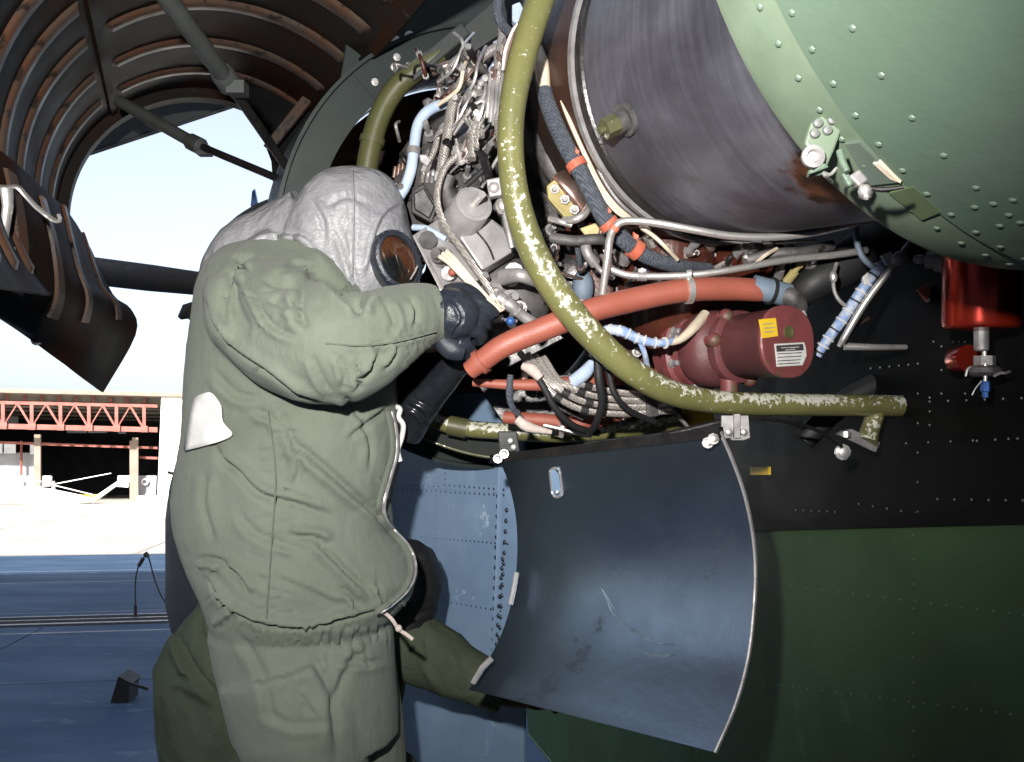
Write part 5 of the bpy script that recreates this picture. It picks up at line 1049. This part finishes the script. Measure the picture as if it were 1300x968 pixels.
# ------------------------------------------------------------------ people: lofted volumes fused into one surface, then folded
from mathutils import noise as MN
def fused(g, voxel, smooth=4):
    me = bpy.data.meshes.new('fuse_source'); me.from_pydata(g.v, [], g.f); me.update()
    import bmesh
    b = bmesh.new(); b.from_mesh(me); bmesh.ops.recalc_face_normals(b, faces=b.faces); b.to_mesh(me); b.free()
    o = bpy.data.objects.new('fuse_source', me); COL.objects.link(o)
    m = o.modifiers.new('r', 'REMESH'); m.mode = 'VOXEL'; m.voxel_size = voxel
    s = o.modifiers.new('s', 'SMOOTH'); s.iterations = smooth; s.factor = .5
    dg = bpy.context.evaluated_depsgraph_get(); out = bpy.data.meshes.new_from_object(o.evaluated_get(dg))
    bpy.data.objects.remove(o); bpy.data.meshes.remove(me)
    return out
class Sculpt:
    def __init__(s, me): s.me = me; s.read()
    def read(s):
        n = len(s.me.vertices); s.co = np.empty(n * 3); s.me.vertices.foreach_get('co', s.co); s.co = s.co.reshape(-1, 3)
        s.no = np.empty(n * 3); s.me.vertices.foreach_get('normal', s.no); s.no = s.no.reshape(-1, 3)
        s.px, s.py, s.d = proj(s.co)
        s.front = np.clip((-(s.no @ np.array(FW)) + .25) / .5, 0, 1)
    def write(s): s.me.vertices.foreach_set('co', s.co.ravel().astype(np.float32)); s.me.update(); s.read()
    def push(s, h): s.co += s.no * h[:, None]
    def line_dist(s, pts):
        best = np.full(len(s.px), 1e9); sgn = np.zeros(len(s.px)); tt = np.zeros(len(s.px)); n = len(pts) - 1
        for i in range(n):
            a, b = np.array(pts[i], float)[:2], np.array(pts[i + 1], float)[:2]; v = b - a; L = math.hypot(*v) + 1e-9
            t = np.clip(((s.px - a[0]) * v[0] + (s.py - a[1]) * v[1]) / L ** 2, 0, 1)
            dx, dy = s.px - a[0] - v[0] * t, s.py - a[1] - v[1] * t; dd = np.hypot(dx, dy); k = dd < best
            best[k] = dd[k]; sgn[k] = np.sign(v[0] * dy - v[1] * dx)[k]; tt[k] = (i + t[k]) / n
        return best, sgn, tt
    def fold(s, pts, w, h, side=1, taper=True):
        """a valley along the stroke with a ridge on one side (side 0: both)"""
        dd, sg, t = s.line_dist([tuple(p) for p in spline([tuple(q) for q in pts], 5)]); x = dd * sg * (side or 1)
        f = -1.15 * np.exp(-(x / (w * .45)) ** 2) + 1.0 * np.exp(-((x - w * 1.05) / (w * .8)) ** 2) + (.5 if side == 0 else .15) * np.exp(-((x + w * 1.3) / w) ** 2)
        if taper: f *= np.clip(np.minimum(t, 1 - t) * 5 + .05, 0, 1)
        s.push(h * f * s.front)
    def ridge(s, pts, w, h, taper=True):
        dd, sg, t = s.line_dist([tuple(p) for p in spline([tuple(q) for q in pts], 5)]); f = np.exp(-(dd / w) ** 2)
        if taper: f *= np.clip(np.minimum(t, 1 - t) * 5 + .05, 0, 1)
        s.push(h * f * s.front)
    def wrinkle(s, scale, amp, stretch=(1, 1, 1), ridged=False, seed=0, mask=None):
        h = np.empty(len(s.co)); k = np.array(stretch) * scale
        for i, c in enumerate(s.co):
            v = MN.noise(Vector((c[0] * k[0] + seed, c[1] * k[1], c[2] * k[2]))); h[i] = (.35 - abs(v)) if ridged else v
        s.push(h * amp * (1 if mask is None else mask))
    def surf(s, x, y, off=.004, rad=7):
        q = np.hypot(s.px - x, s.py - y); k = np.where(q < rad)[0]
        i = k[np.argmin(s.d[k])] if len(k) else np.argmin(q)
        return P(x, y, s.d[i]) - FW * off
    def done(s, name, m, parent, **k):
        s.me.update(); s.me.name = name; s.me.materials.clear(); s.me.materials.append(m)
        s.me.polygons.foreach_set('use_smooth', [True] * len(s.me.polygons))
        return tag(link_mesh(name, s.me, parent), **k)
def hring(x0, x1, y, d, b, n=40, e=2.3, tilt=0.0):
    c = P((x0 + x1) / 2, y, d); a = (x1 - x0) / 2 * d / F_PX; out = []
    for k in range(n):
        t = 2 * math.pi * k / n; ct, st = math.cos(t), math.sin(t); q = (abs(ct) ** e + abs(st) ** e) ** (-1 / e)
        out.append(c + RT * a * ct * q + FW * b * st * q + UP * tilt * ct)
    return out
def PT(g, pts, rpx, n=24, k=6, flat=1.0): PXT(g, pts, rpx, n, k, flat)

STAND_Z = 1.26
me1 = empty('person', P(410, 1200, 2.15), 'person in pale green protective suit and grey hood working on the engine with a tool', 'person')
g = G()
g.loft([hring(*q) for q in (
    (318, 400, 305, 2.13, .06), (288, 440, 318, 2.13, .13), (268, 470, 340, 2.12, .2), (258, 484, 370, 2.12, .215), (252, 492, 410, 2.12, .215), (245, 498, 450, 2.12, .21),
    (241, 502, 500, 2.12, .21), (237, 508, 550, 2.12, .205), (229, 505, 595, 2.12, .205), (224, 494, 635, 2.12, .205), (228, 497, 672, 2.12, .21), (237, 520, 702, 2.12, .215),
    (249, 531, 730, 2.12, .22), (261, 524, 755, 2.12, .215), (268, 505, 777, 2.12, .205), (271, 490, 790, 2.12, .19))])
# trousers: hips and two legs down to the boots on the stand
g.loft([hring(*q) for q in ((272, 487, 778, 2.12, .18), (268, 497, 800, 2.12, .195), (276, 500, 840, 2.12, .2), (290, 503, 890, 2.12, .2), (300, 505, 930, 2.12, .19))])
PT(g, [(368, 850, 2.04), (385, 930, 2.02), (398, 1010, 2.01), (398, 1100, 2.03), (396, 1185, 2.05)], [90, 84, 68, 60, 52])
PT(g, [(418, 850, 2.22), (438, 930, 2.22), (452, 1010, 2.22), (448, 1090, 2.25), (442, 1165, 2.28)], [85, 76, 64, 58, 50])
# near sleeve
PT(g, [(315, 372, 1.99), (335, 395, 1.95), (372, 425, 1.88), (410, 440, 1.83), (445, 440, 1.81), (480, 425, 1.82), (512, 408, 1.85), (535, 401, 1.88), (557, 397, 1.895)], [52, 70, 76, 74, 70, 58, 47, 41, 35])
PT(g, [(470, 405, 1.84), (500, 392, 1.85), (540, 388, 1.88)], [34, 30, 20])
# far sleeve reaching forward behind the jacket front
PT(g, [(430, 380, 2.3), (450, 440, 2.34), (462, 500, 2.34), (492, 536, 2.3)], [50, 44, 36, 26])
sc = Sculpt(fused(g, .0065, 5))
leg = np.clip((sc.py - 790) / 20, 0, 1)
sc.wrinkle(5.0, .006, (1, 1, .8), seed=3); sc.write()
sc.wrinkle(16, .0022, (.8, 1, 1.3), True, 11); sc.write()
# sleeve edge over the jacket, armhole, sleeve creases
def puckers(path, n, L, w, h, jit=.35):
    sp = [np.array(q) for q in spline(path, 8)]
    for k in range(n):
        i = min(int(random.random() * (len(sp) - 1)), len(sp) - 2); a, dv = sp[i], sp[i + 1] - sp[i]; dv /= np.linalg.norm(dv) + 1e-9
        nv = np.array([-dv[1], dv[0]]) * random.choice((-1, 1)) + dv * random.uniform(-jit, jit); l_ = L * random.uniform(.5, 1.3)
        sc.fold([tuple(a + nv * 2), tuple(a + nv * l_ * .5 + dv * random.uniform(-2, 2)), tuple(a + nv * l_)], w * random.uniform(.7, 1.4), h * random.uniform(.5, 1.3), random.choice((-1, 1)))
    sc.write()
# hollow of the armhole and the roll of cloth over the shoulder
sc.fold([(296, 345), (296, 385), (315, 425)], 20, .016, 0); sc.write()
sc.ridge([(272, 372), (290, 340), (312, 318), (348, 305), (390, 316), (420, 345), (452, 376)], 8, .011); sc.write()
for pts, w, h, sd in (
    ([(258, 380), (272, 414), (302, 446), (342, 472), (376, 498), (410, 515)], 7, .011, -1),
    ([(302, 330), (314, 345), (326, 380), (347, 414), (380, 430)], 6, .010, 1),
    ([(330, 318), (300, 345), (285, 390), (290, 420)], 6, .008, -1),
    ([(386, 367), (380, 395), (389, 418)], 10, .012, 1), ([(333, 356), (368, 361), (401, 353)], 10, .011, -1), ([(338, 380), (362, 388), (382, 384)], 9, .007, 1),
    ([(352, 345), (380, 340), (405, 345)], 7, .006, -1),
    ([(458, 398), (440, 385), (424, 372), (402, 353)], 9, .017, -1), ([(456, 400), (462, 385), (478, 372)], 8, .016, 1),
    ([(413, 436), (457, 439), (503, 434), (556, 420)], 3.2, .005, 1), ([(428, 450), (436, 470), (440, 490)], 6, .008, 1), ([(452, 452), (456, 470), (452, 490)], 5, .007, -1),
    ([(480, 448), (470, 470), (450, 500)], 6, .009, 1), ([(395, 450), (405, 475), (420, 500)], 7, .007, 1), ([(505, 440), (500, 455), (488, 470)], 5, .007, 1), ([(490, 385), (500, 405), (498, 425)], 7, .007, -1), ([(520, 378), (528, 395), (526, 415)], 6, .007, 1),
    # jacket back and side
    ([(364, 555), (395, 580), (420, 601), (456, 633), (498, 672)], 9, .013, 1), ([(272, 566), (284, 585), (302, 600), (330, 628), (377, 641), (424, 657)], 9, .013, -1),
    ([(364, 679), (384, 682), (401, 684), (420, 692)], 8, .013, -1), ([(401, 688), (420, 706), (440, 726), (473, 757)], 7, .011, 1), ([(282, 714), (302, 733), (316, 755)], 8, .014, -1),
    ([(250, 712), (268, 710), (286, 716)], 6, .012, 1), ([(352, 520), (364, 540), (380, 590), (372, 620)], 7, .006, 1), ([(478, 740), (482, 755), (486, 772)], 5, .012, 1), ([(455, 770), (440, 752), (425, 748)], 6, .008, -1),
    ([(430, 500), (450, 520), (470, 560), (470, 600)], 8, .007, 1), ([(262, 600), (258, 640), (272, 690)], 9, .007, -1), ([(300, 650), (330, 680), (390, 700)], 9, .006, 1), ([(440, 560), (470, 535), (492, 520)], 7, .008, -1),
    ([(320, 520), (345, 530), (358, 545)], 7, .007, 1), ([(270, 470), (300, 500), (330, 505)], 9, .006, 1), ([(505, 600), (490, 640), (498, 668)], 5, .008, 1), ([(350, 735), (390, 750), (430, 770)], 8, .005, -1),
    # elastic hem and the gathers under it
    ([(262, 735), (280, 757), (299, 774), (336, 790), (391, 794), (439, 783), (488, 774)], 5, .018, -1)):
    sc.fold(pts, w, h * 1.35, sd); sc.write()
for k in range(17):
    x = 330 + k * 10 + random.uniform(-3, 3); sc.fold([(x, 795), (x + random.uniform(-4, 4), 803), (x + random.uniform(-8, 8), 814 + random.uniform(0, 10))], 3.5, .006, 0); 
sc.write()
for pts, w, h in (([(300, 800), (330, 850), (350, 930)], 10, .007), ([(470, 820), (440, 850), (420, 910)], 10, .008), ([(420, 835), (455, 842), (490, 838)], 7, .008), ([(300, 780), (286, 790), (274, 800)], 6, .01), ([(395, 830), (420, 880), (430, 960)], 14, .012), ([(330, 900), (370, 920), (420, 915)], 9, .006)):
    sc.fold(pts, w, h, 1)
sc.write()
puckers([(413, 436), (457, 439), (503, 434), (553, 421)], 26, 22, 2.6, .0028); puckers([(302, 330), (314, 345), (326, 380), (347, 414), (380, 430)], 14, 26, 4, .003)
puckers([(262, 735), (299, 774), (336, 790), (391, 794), (439, 783), (488, 774)], 30, 20, 3.2, .004); puckers([(505, 575), (489, 645), (517, 690), (527, 728), (484, 776)], 22, 18, 3, .0035)
puckers([(340, 520), (350, 600), (345, 690), (338, 785)], 26, 30, 4, .003); puckers([(330, 900), (400, 860), (480, 850)], 10, 40, 5, .004)
puckers([(440, 500), (470, 470), (520, 450)], 6, 34, 5, .004)
body_ = sc
suit = sc.done('body', MT['suit'], me1)
def strip(name, pts, w, m, parent, off=.006, flat=.4, n=8):
    g = G(); g.tube([sc.surf(x, y, off) for x, y in [tuple(q) for q in spline(pts, 6)]], w, n, flat=flat); return O(name, g, MT[m], parent, 60)
ZP = [(499, 522), (504, 545), (505, 575), (497, 605), (489, 635), (489, 655), (500, 672), (517, 690), (526, 708), (527, 728), (518, 748), (500, 765), (484, 776)]
strip('zip_placket', [(x - 6, y) for x, y in ZP], .0075, 'suit', me1); strip('zip', ZP, .0045, 'dull', me1, .009)
strip('seam', [(413, 436), (457, 439), (503, 434), (553, 421)], .0022, 'suit', me1, .001); strip('seam', [(340, 520), (350, 600), (345, 690), (338, 785)], .0022, 'suit', me1, .001)
g = G(); cp = [(236, 572), (247, 512), (262, 499), (272, 500), (283, 516), (285, 535), (297, 551), (283, 560), (258, 567)]
cx_, cy_ = 266, 538; rings_ = []
for f in (1.0, .72, .44, .16):
    rings_.append([sc.surf(cx_ + (x - cx_) * f, cy_ + (y - cy_) * f, .008, 12) for x, y in [tuple(q) for q in spline(cp + [cp[0]], 4)][:-1]])
g.loft(rings_, False); g.f.append(tuple(range(len(g.v) - len(rings_[0]), len(g.v)))); pt_ = O('white_patch', g, MT['patch'], me1, 60); md = pt_.modifiers.new('thick', 'SOLIDIFY'); md.thickness = .003
g = G(); g.tube(spline([P(*p) for p in ((472, 781, 1.98), (486, 778, 1.97), (497, 786, 1.96), (506, 799, 1.96), (515, 805, 1.96), (524, 812, 1.96))], 5), .0042, 8); g.ball(P(506, 798, 1.955), .008, 10, 6); O('drawcord', g, MT['cord'], me1)
g = G(); g.tube(spline([P(*p) for p in ((502, 516, 2.1), (508, 520, 2.09), (506, 530, 2.08), (512, 540, 2.08), (510, 556, 2.08), (505, 572, 2.07), (508, 586, 2.07))], 4), .006, 8); O('neck_cord', g, MT['patch'], me1)
for x, y, d in ((392, 1205, 2.0), (440, 1192, 2.22)):       # overboots on the stand
    g = G(); c = P(x, y, d); c.z = STAND_Z
    rg = [[c + RT * (t + .115 * sx * math.cos(a)) * 1.0 + FW * .052 * math.sin(a) + Vector((0, 0, h)) for a in np.linspace(0, 2 * math.pi, 20, endpoint=False)] for h, t, sx in ((.0, .05, 1.25), (.05, .05, 1.3), (.08, .03, 1.05), (.11, .0, .7), (.2, -.01, .6), (.26, -.01, .6))]
    g.loft(rg); O('boot', g, MT['black'], me1)

# hood
g = G()
g.loft([hring(*q) for q in ((440, 470, 214, 2.11, .03), (418, 488, 220, 2.11, .075), (400, 500, 231, 2.11, .105), (387, 508, 246, 2.11, .125), (376, 514, 264, 2.11, .135), (366, 518, 282, 2.11, .14), (358, 523, 302, 2.11, .14),
                           (350, 528, 322, 2.11, .138), (346, 528, 345, 2.1, .135), (350, 512, 368, 2.1, .13), (360, 494, 390, 2.1, .12), (380, 470, 405, 2.1, .09))])
PT(g, [(400, 298, 2.13), (355, 317, 2.14), (312, 332, 2.15), (292, 356, 2.16), (274, 396, 2.18)], [64, 57, 49, 41, 27])
PT(g, [(360, 330, 2.05), (330, 345, 2.03), (318, 360, 2.02)], [44, 40, 30])
hs = Sculpt(fused(g, .006, 4))
hs.wrinkle(8, .009, (1, 1, 1), False, 5); hs.write(); hs.wrinkle(14, .0054, (1.4, 1, .6), True, 21); hs.write(); hs.wrinkle(34, .002, (1, 1, .8), True, 47); hs.write()
for pts, w, h, sd in (([(447, 214), (449, 250), (449, 300), (447, 345), (440, 375)], 3.5, .004, 0), ([(517, 262), (495, 270), (482, 290), (474, 322), (466, 352)], 6, .009, 1), ([(372, 300), (390, 320), (410, 345), (420, 352)], 6, .011, -1), ([(385, 330), (402, 350), (420, 360)], 5, .009, 1),
                     ([(360, 298), (380, 296), (398, 306)], 5, .01, 1), ([(415, 262), (440, 250), (470, 262)], 7, .006, 1), ([(430, 290), (448, 345), (456, 380)], 6, .008, 1), ([(395, 255), (410, 280), (412, 310)], 6, .007, -1), ([(320, 312), (350, 305), (370, 310)], 5, .009, -1), ([(275, 345), (300, 318), (330, 310)], 5, .009, 1)):
    hs.fold(pts, w, h, sd); hs.write()
hood = hs.done('hood', MT['hood'], me1)
strip2 = [hs.surf(x, y, .001) for x, y in spline([(447, 216), (449, 250), (449, 300), (447, 350)], 6)]
g = G(); g.tube(strip2, .002, 6); O('hood_seam', g, MT['hood'], me1)
# gas mask eyepiece set into the hood
ec = P(505, 331, 1.985); en = (-FW + RT * .62 + UP * .05).normalized(); eu = (UP + RT * -.08).normalized(); eu = (eu - en * eu.dot(en)).normalized(); ew = en.cross(eu); ew = -ew if ew.dot(RT) < 0 else ew
def ering(t, rx, ry): return [ec + en * t + ew * rx * math.cos(a) + eu * ry * math.sin(a) - eu * .012 * math.cos(a) for a in np.linspace(0, 2 * math.pi, 40, endpoint=False)]
g = G(); g.loft([ering(-.06, .05, .062), ering(-.01, .056, .066), ering(.004, .057, .066), ering(.010, .053, .062), ering(.010, .044, .053), ering(.002, .042, .051)], False); rim = O('mask_eyepiece', g, MT['rubber'], me1, 60)
g = G(); g.loft([ering(.0, .044, .053), ering(.003, .035, .043), ering(.006, .018, .022), ering(.007, .001, .001)], False); O('eye_lens', g, MT['lens'], rim, 60)
for a in range(0, 360, 18):
    g = G(); p = ec + en * .008 + ew * .0545 * math.cos(math.radians(a)) + eu * .0635 * math.sin(math.radians(a)) - eu * .012 * math.cos(math.radians(a)); g.ball(p, .0028, 6, 4); O('rim_stud', g, MT['darkmetal'], rim)
g = G(); g.tube([P(521, 355, 1.97), P(527, 345, 1.965), P(530, 338, 1.965)], .002, 6); O('mask_buckle', g, MT['steel'], me1)

# near hand: rubber glove, fist round a tool
def hand(fn, wrist, palm, fingers, thumb, parent, m='rubber', sd=1, sm=6):
    g = G(); PT(g, wrist[0], wrist[1], 18, 5); PT(g, palm[0], palm[1], 18, 5)
    for f in fingers + [thumb]: PT(g, f[0], f[1], 12, 6)
    h = Sculpt(fused(g, .003, sm)); h.wrinkle(22, .0009, (1, 1, 1), True, sd); h.write(); h.wrinkle(12, .004, (1, 1, 1), False, sd + 4); h.write()
    if fn: fn(h)
    return h.done('glove', MT[m], parent)
def gf(h):
    for p in ([(572, 378), (583, 392), (587, 406), (578, 420), (574, 430)], [(558, 372), (563, 390), (560, 420)]): h.fold(p, 3.2, .004, 1)
    h.write()
hand(gf, ([(542, 398, 1.9), (556, 400, 1.895), (566, 404, 1.89)], [26, 29, 28]), ([(560, 396, 1.89), (578, 400, 1.885), (594, 404, 1.9)], [31, 33, 27]),
     [([(592, 384, 1.885), (608, 384, 1.885), (622, 392, 1.895), (630, 400, 1.91)], [10.5, 9.5, 8.5, 7.5]), ([(594, 400, 1.88), (610, 403, 1.89), (616, 412, 1.92), (604, 416, 1.95)], [11, 10.5, 10, 8.5]),
      ([(592, 416, 1.88), (606, 420, 1.89), (610, 429, 1.92), (598, 430, 1.945)], [11, 10.5, 9.5, 8.5]), ([(580, 434, 1.885), (594, 440, 1.895), (597, 449, 1.92), (586, 450, 1.94)], [9.5, 9, 8.5, 7.5])],
     ([(568, 376, 1.9), (586, 370, 1.905), (602, 374, 1.92), (614, 384, 1.935)], [14, 12, 10, 8.5]), me1, sd=3)
g = G(); PT(g, [(561, 432, 1.895), (574, 443, 1.89), (588, 446, 1.895)], [14, 15, 12], 14); O('glove_cuff', g, MT['rubber'], me1)
# tool held in the near hand (stays its own thing)
tl = empty('screwdriver', P(612, 402, 1.915), 'dark handled screwdriver gripped in the black gloved hand', 'tool')
g = G(); dv = P(640, 406, 1.94) - P(596, 402, 1.91); g.lathe(P(600, 402, 1.912), dv, [(0, .008), (.01, .011), (.05, .011), (.06, .008), (.066, .01), (.07, .006)], 12); O('handle', g, MT['darkmetal'], tl)
g = G(); g.rod(P(638, 406, 1.935), P(656, 408, 1.955), .0035, 8); O('blade', g, MT['steel'], tl)
# far hand: long shiny black glove reaching into the bay
def gg_(h):
    for p in ([(515, 515), (530, 522), (545, 540)], [(520, 505), (535, 512), (550, 520)]): h.fold(p, 5, .004, 1)
    h.write()
hand(gg_, ([(508, 545, 2.2), (522, 524, 2.18), (545, 498, 2.14), (566, 476, 2.11), (582, 460, 2.08)], [30, 29, 24, 20, 17]), ([(580, 462, 2.085), (594, 450, 2.07), (604, 442, 2.06)], [18, 20, 17]),
     [([(603, 434, 2.05), (616, 426, 2.04), (624, 430, 2.06), (622, 438, 2.08)], [8, 7.5, 7, 6.5]), ([(608, 440, 2.05), (622, 434, 2.04), (630, 440, 2.06), (626, 448, 2.08)], [8, 7.5, 7, 6.5]),
      ([(608, 448, 2.05), (621, 444, 2.04), (628, 450, 2.06), (622, 456, 2.08)], [8, 7.5, 7, 6]), ([(604, 455, 2.055), (615, 453, 2.05), (620, 459, 2.065), (614, 463, 2.08)], [7.5, 7, 6.5, 6])],
     ([(590, 440, 2.06), (600, 430, 2.05), (612, 420, 2.05)], [9, 8, 7]), me1, 'gloss_rubber', sd=17)

# second person, crouching behind
p2 = empty('person', P(380, 1120, 2.62), 'person in a dark green suit crouching low behind the standing one, mostly hidden', 'person')
g = G()
g.loft([hring(*q) for q in ((300, 420, 742, 2.62, .08), (262, 460, 758, 2.62, .15), (238, 490, 785, 2.62, .19), (214, 510, 815, 2.62, .2), (200, 515, 845, 2.62, .2), (199, 510, 885, 2.62, .2), (204, 500, 930, 2.62, .19), (215, 480, 985, 2.62, .18), (230, 440, 1030, 2.62, .15))])
PT(g, [(470, 800, 2.5), (510, 812, 2.47), (546, 832, 2.46), (588, 856, 2.44), (640, 876, 2.44)], [58, 48, 42, 35, 30])
PT(g, [(280, 980, 2.62), (380, 985, 2.5), (480, 975, 2.42)], [75, 68, 55]); PT(g, [(480, 975, 2.42), (465, 1040, 2.45), (450, 1105, 2.48)], [52, 44, 36])
PT(g, [(300, 1000, 2.75), (380, 1010, 2.72), (450, 1020, 2.7)], [70, 60, 50]); PT(g, [(450, 1020, 2.7), (400, 1060, 2.7), (350, 1085, 2.7)], [48, 42, 36])
s2 = Sculpt(fused(g, .010, 4)); s2.wrinkle(6, .014, (1, 1, .8), False, 31); s2.write(); s2.wrinkle(12, .009, (1, 1, .6), True, 33); s2.write()
for pts, w, h, sd in (([(222, 800), (240, 840), (262, 870), (280, 890)], 8, .02, 1), ([(262, 765), (255, 800), (270, 830), (268, 860)], 8, .018, -1), ([(215, 865), (235, 862), (255, 880)], 6, .012, 1), ([(540, 810), (545, 840), (560, 870)], 6, .01, 1), ([(565, 830), (575, 850), (580, 880)], 5, .008, -1)):
    s2.fold(pts, w, h, sd); s2.write()
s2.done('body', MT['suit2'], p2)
g = G(); g.loft([hring(*q) for q in ((500, 530, 688, 2.5, .03), (475, 548, 700, 2.5, .09), (468, 557, 720, 2.5, .12), (468, 561, 745, 2.5, .13), (472, 556, 770, 2.5, .125), (480, 546, 795, 2.5, .11), (485, 535, 830, 2.5, .1), (490, 530, 860, 2.5, .08))])
h2 = Sculpt(fused(g, .008, 4)); h2.wrinkle(18, .012, (1, 1, 2), True, 61); h2.write(); h2.done('hood', MT['black'], p2)
hand(None, ([(630, 870, 2.44), (650, 874, 2.43), (666, 876, 2.42)], [23, 24, 23]), ([(660, 874, 2.42), (680, 878, 2.42), (694, 880, 2.42)], [22, 23, 20]),
     [([(694, 868, 2.41), (708, 868, 2.41), (718, 876, 2.42)], [8, 7.5, 7]), ([(696, 876, 2.41), (712, 877, 2.41), (721, 885, 2.42)], [8.5, 8, 7]), ([(694, 884, 2.415), (709, 886, 2.415), (716, 894, 2.425)], [8.5, 8, 7]), ([(689, 891, 2.42), (701, 895, 2.42), (707, 902, 2.43)], [8, 7, 6])],
     ([(678, 864, 2.41), (692, 858, 2.405), (706, 858, 2.41)], [9, 8, 7]), p2, 'black', 71)
g = G(); q = [(264, 752), (268, 775), (272, 800), (277, 806), (270, 798), (265, 780)]; g.prism([P(x, y, 2.36) for x, y in ((264, 750), (270, 770), (277, 804), (270, 800), (264, 780), (263, 765))], FW * .01); O('white_patch', g, MT['patch'], p2, 0)
for x, y, d in ((450, 1125, 2.45), (330, 1100, 2.72)):
    g = G(); c = P(x, y, d); c.z = STAND_Z
    g.loft([[c + RT * (t + .115 * sx * math.cos(a)) + FW * .052 * math.sin(a) + Vector((0, 0, h)) for a in np.linspace(0, 2 * math.pi, 20, endpoint=False)] for h, t, sx in ((.0, .05, 1.25), (.05, .05, 1.3), (.08, .03, 1.05), (.11, .0, .7), (.2, -.01, .6))]); O('boot', g, MT['black'], p2)

# work stand under both of them
st = empty('work_stand', Vector((-.45, 2.35, 0)), 'wheeled maintenance stand carrying the two people', 'stand')
x0, x1, y0, y1 = -1.1, .12, 1.75, 2.98
g = G(); g.box(((x0 + x1) / 2, (y0 + y1) / 2, STAND_Z - .03), ((x1 - x0) / 2, 0, 0), (0, (y1 - y0) / 2, 0), (0, 0, .028)); O('deck', g, MT['stand'], st, 0, bevel=.005)
for x in (x0 + .05, x1 - .05):
    for y in (y0 + .05, y1 - .05):
        g = G(); g.rod((x, y, .1), (x, y, STAND_Z - .058), .025, 12); O('leg', g, MT['stand'], st)
        g = G(); g.lathe((x - .02, y, .07), (1, 0, 0), [(0, .065), (.04, .065)], 18); O('caster_wheel', g, MT['black'], st)
for a, b in (((x0 + .05, y0 + .05), (x1 - .05, y0 + .05)), ((x0 + .05, y1 - .05), (x1 - .05, y1 - .05))):
    g = G(); g.rod((*a, .3), (*b, STAND_Z - .1), .016, 10); O('brace', g, MT['stand'], st)
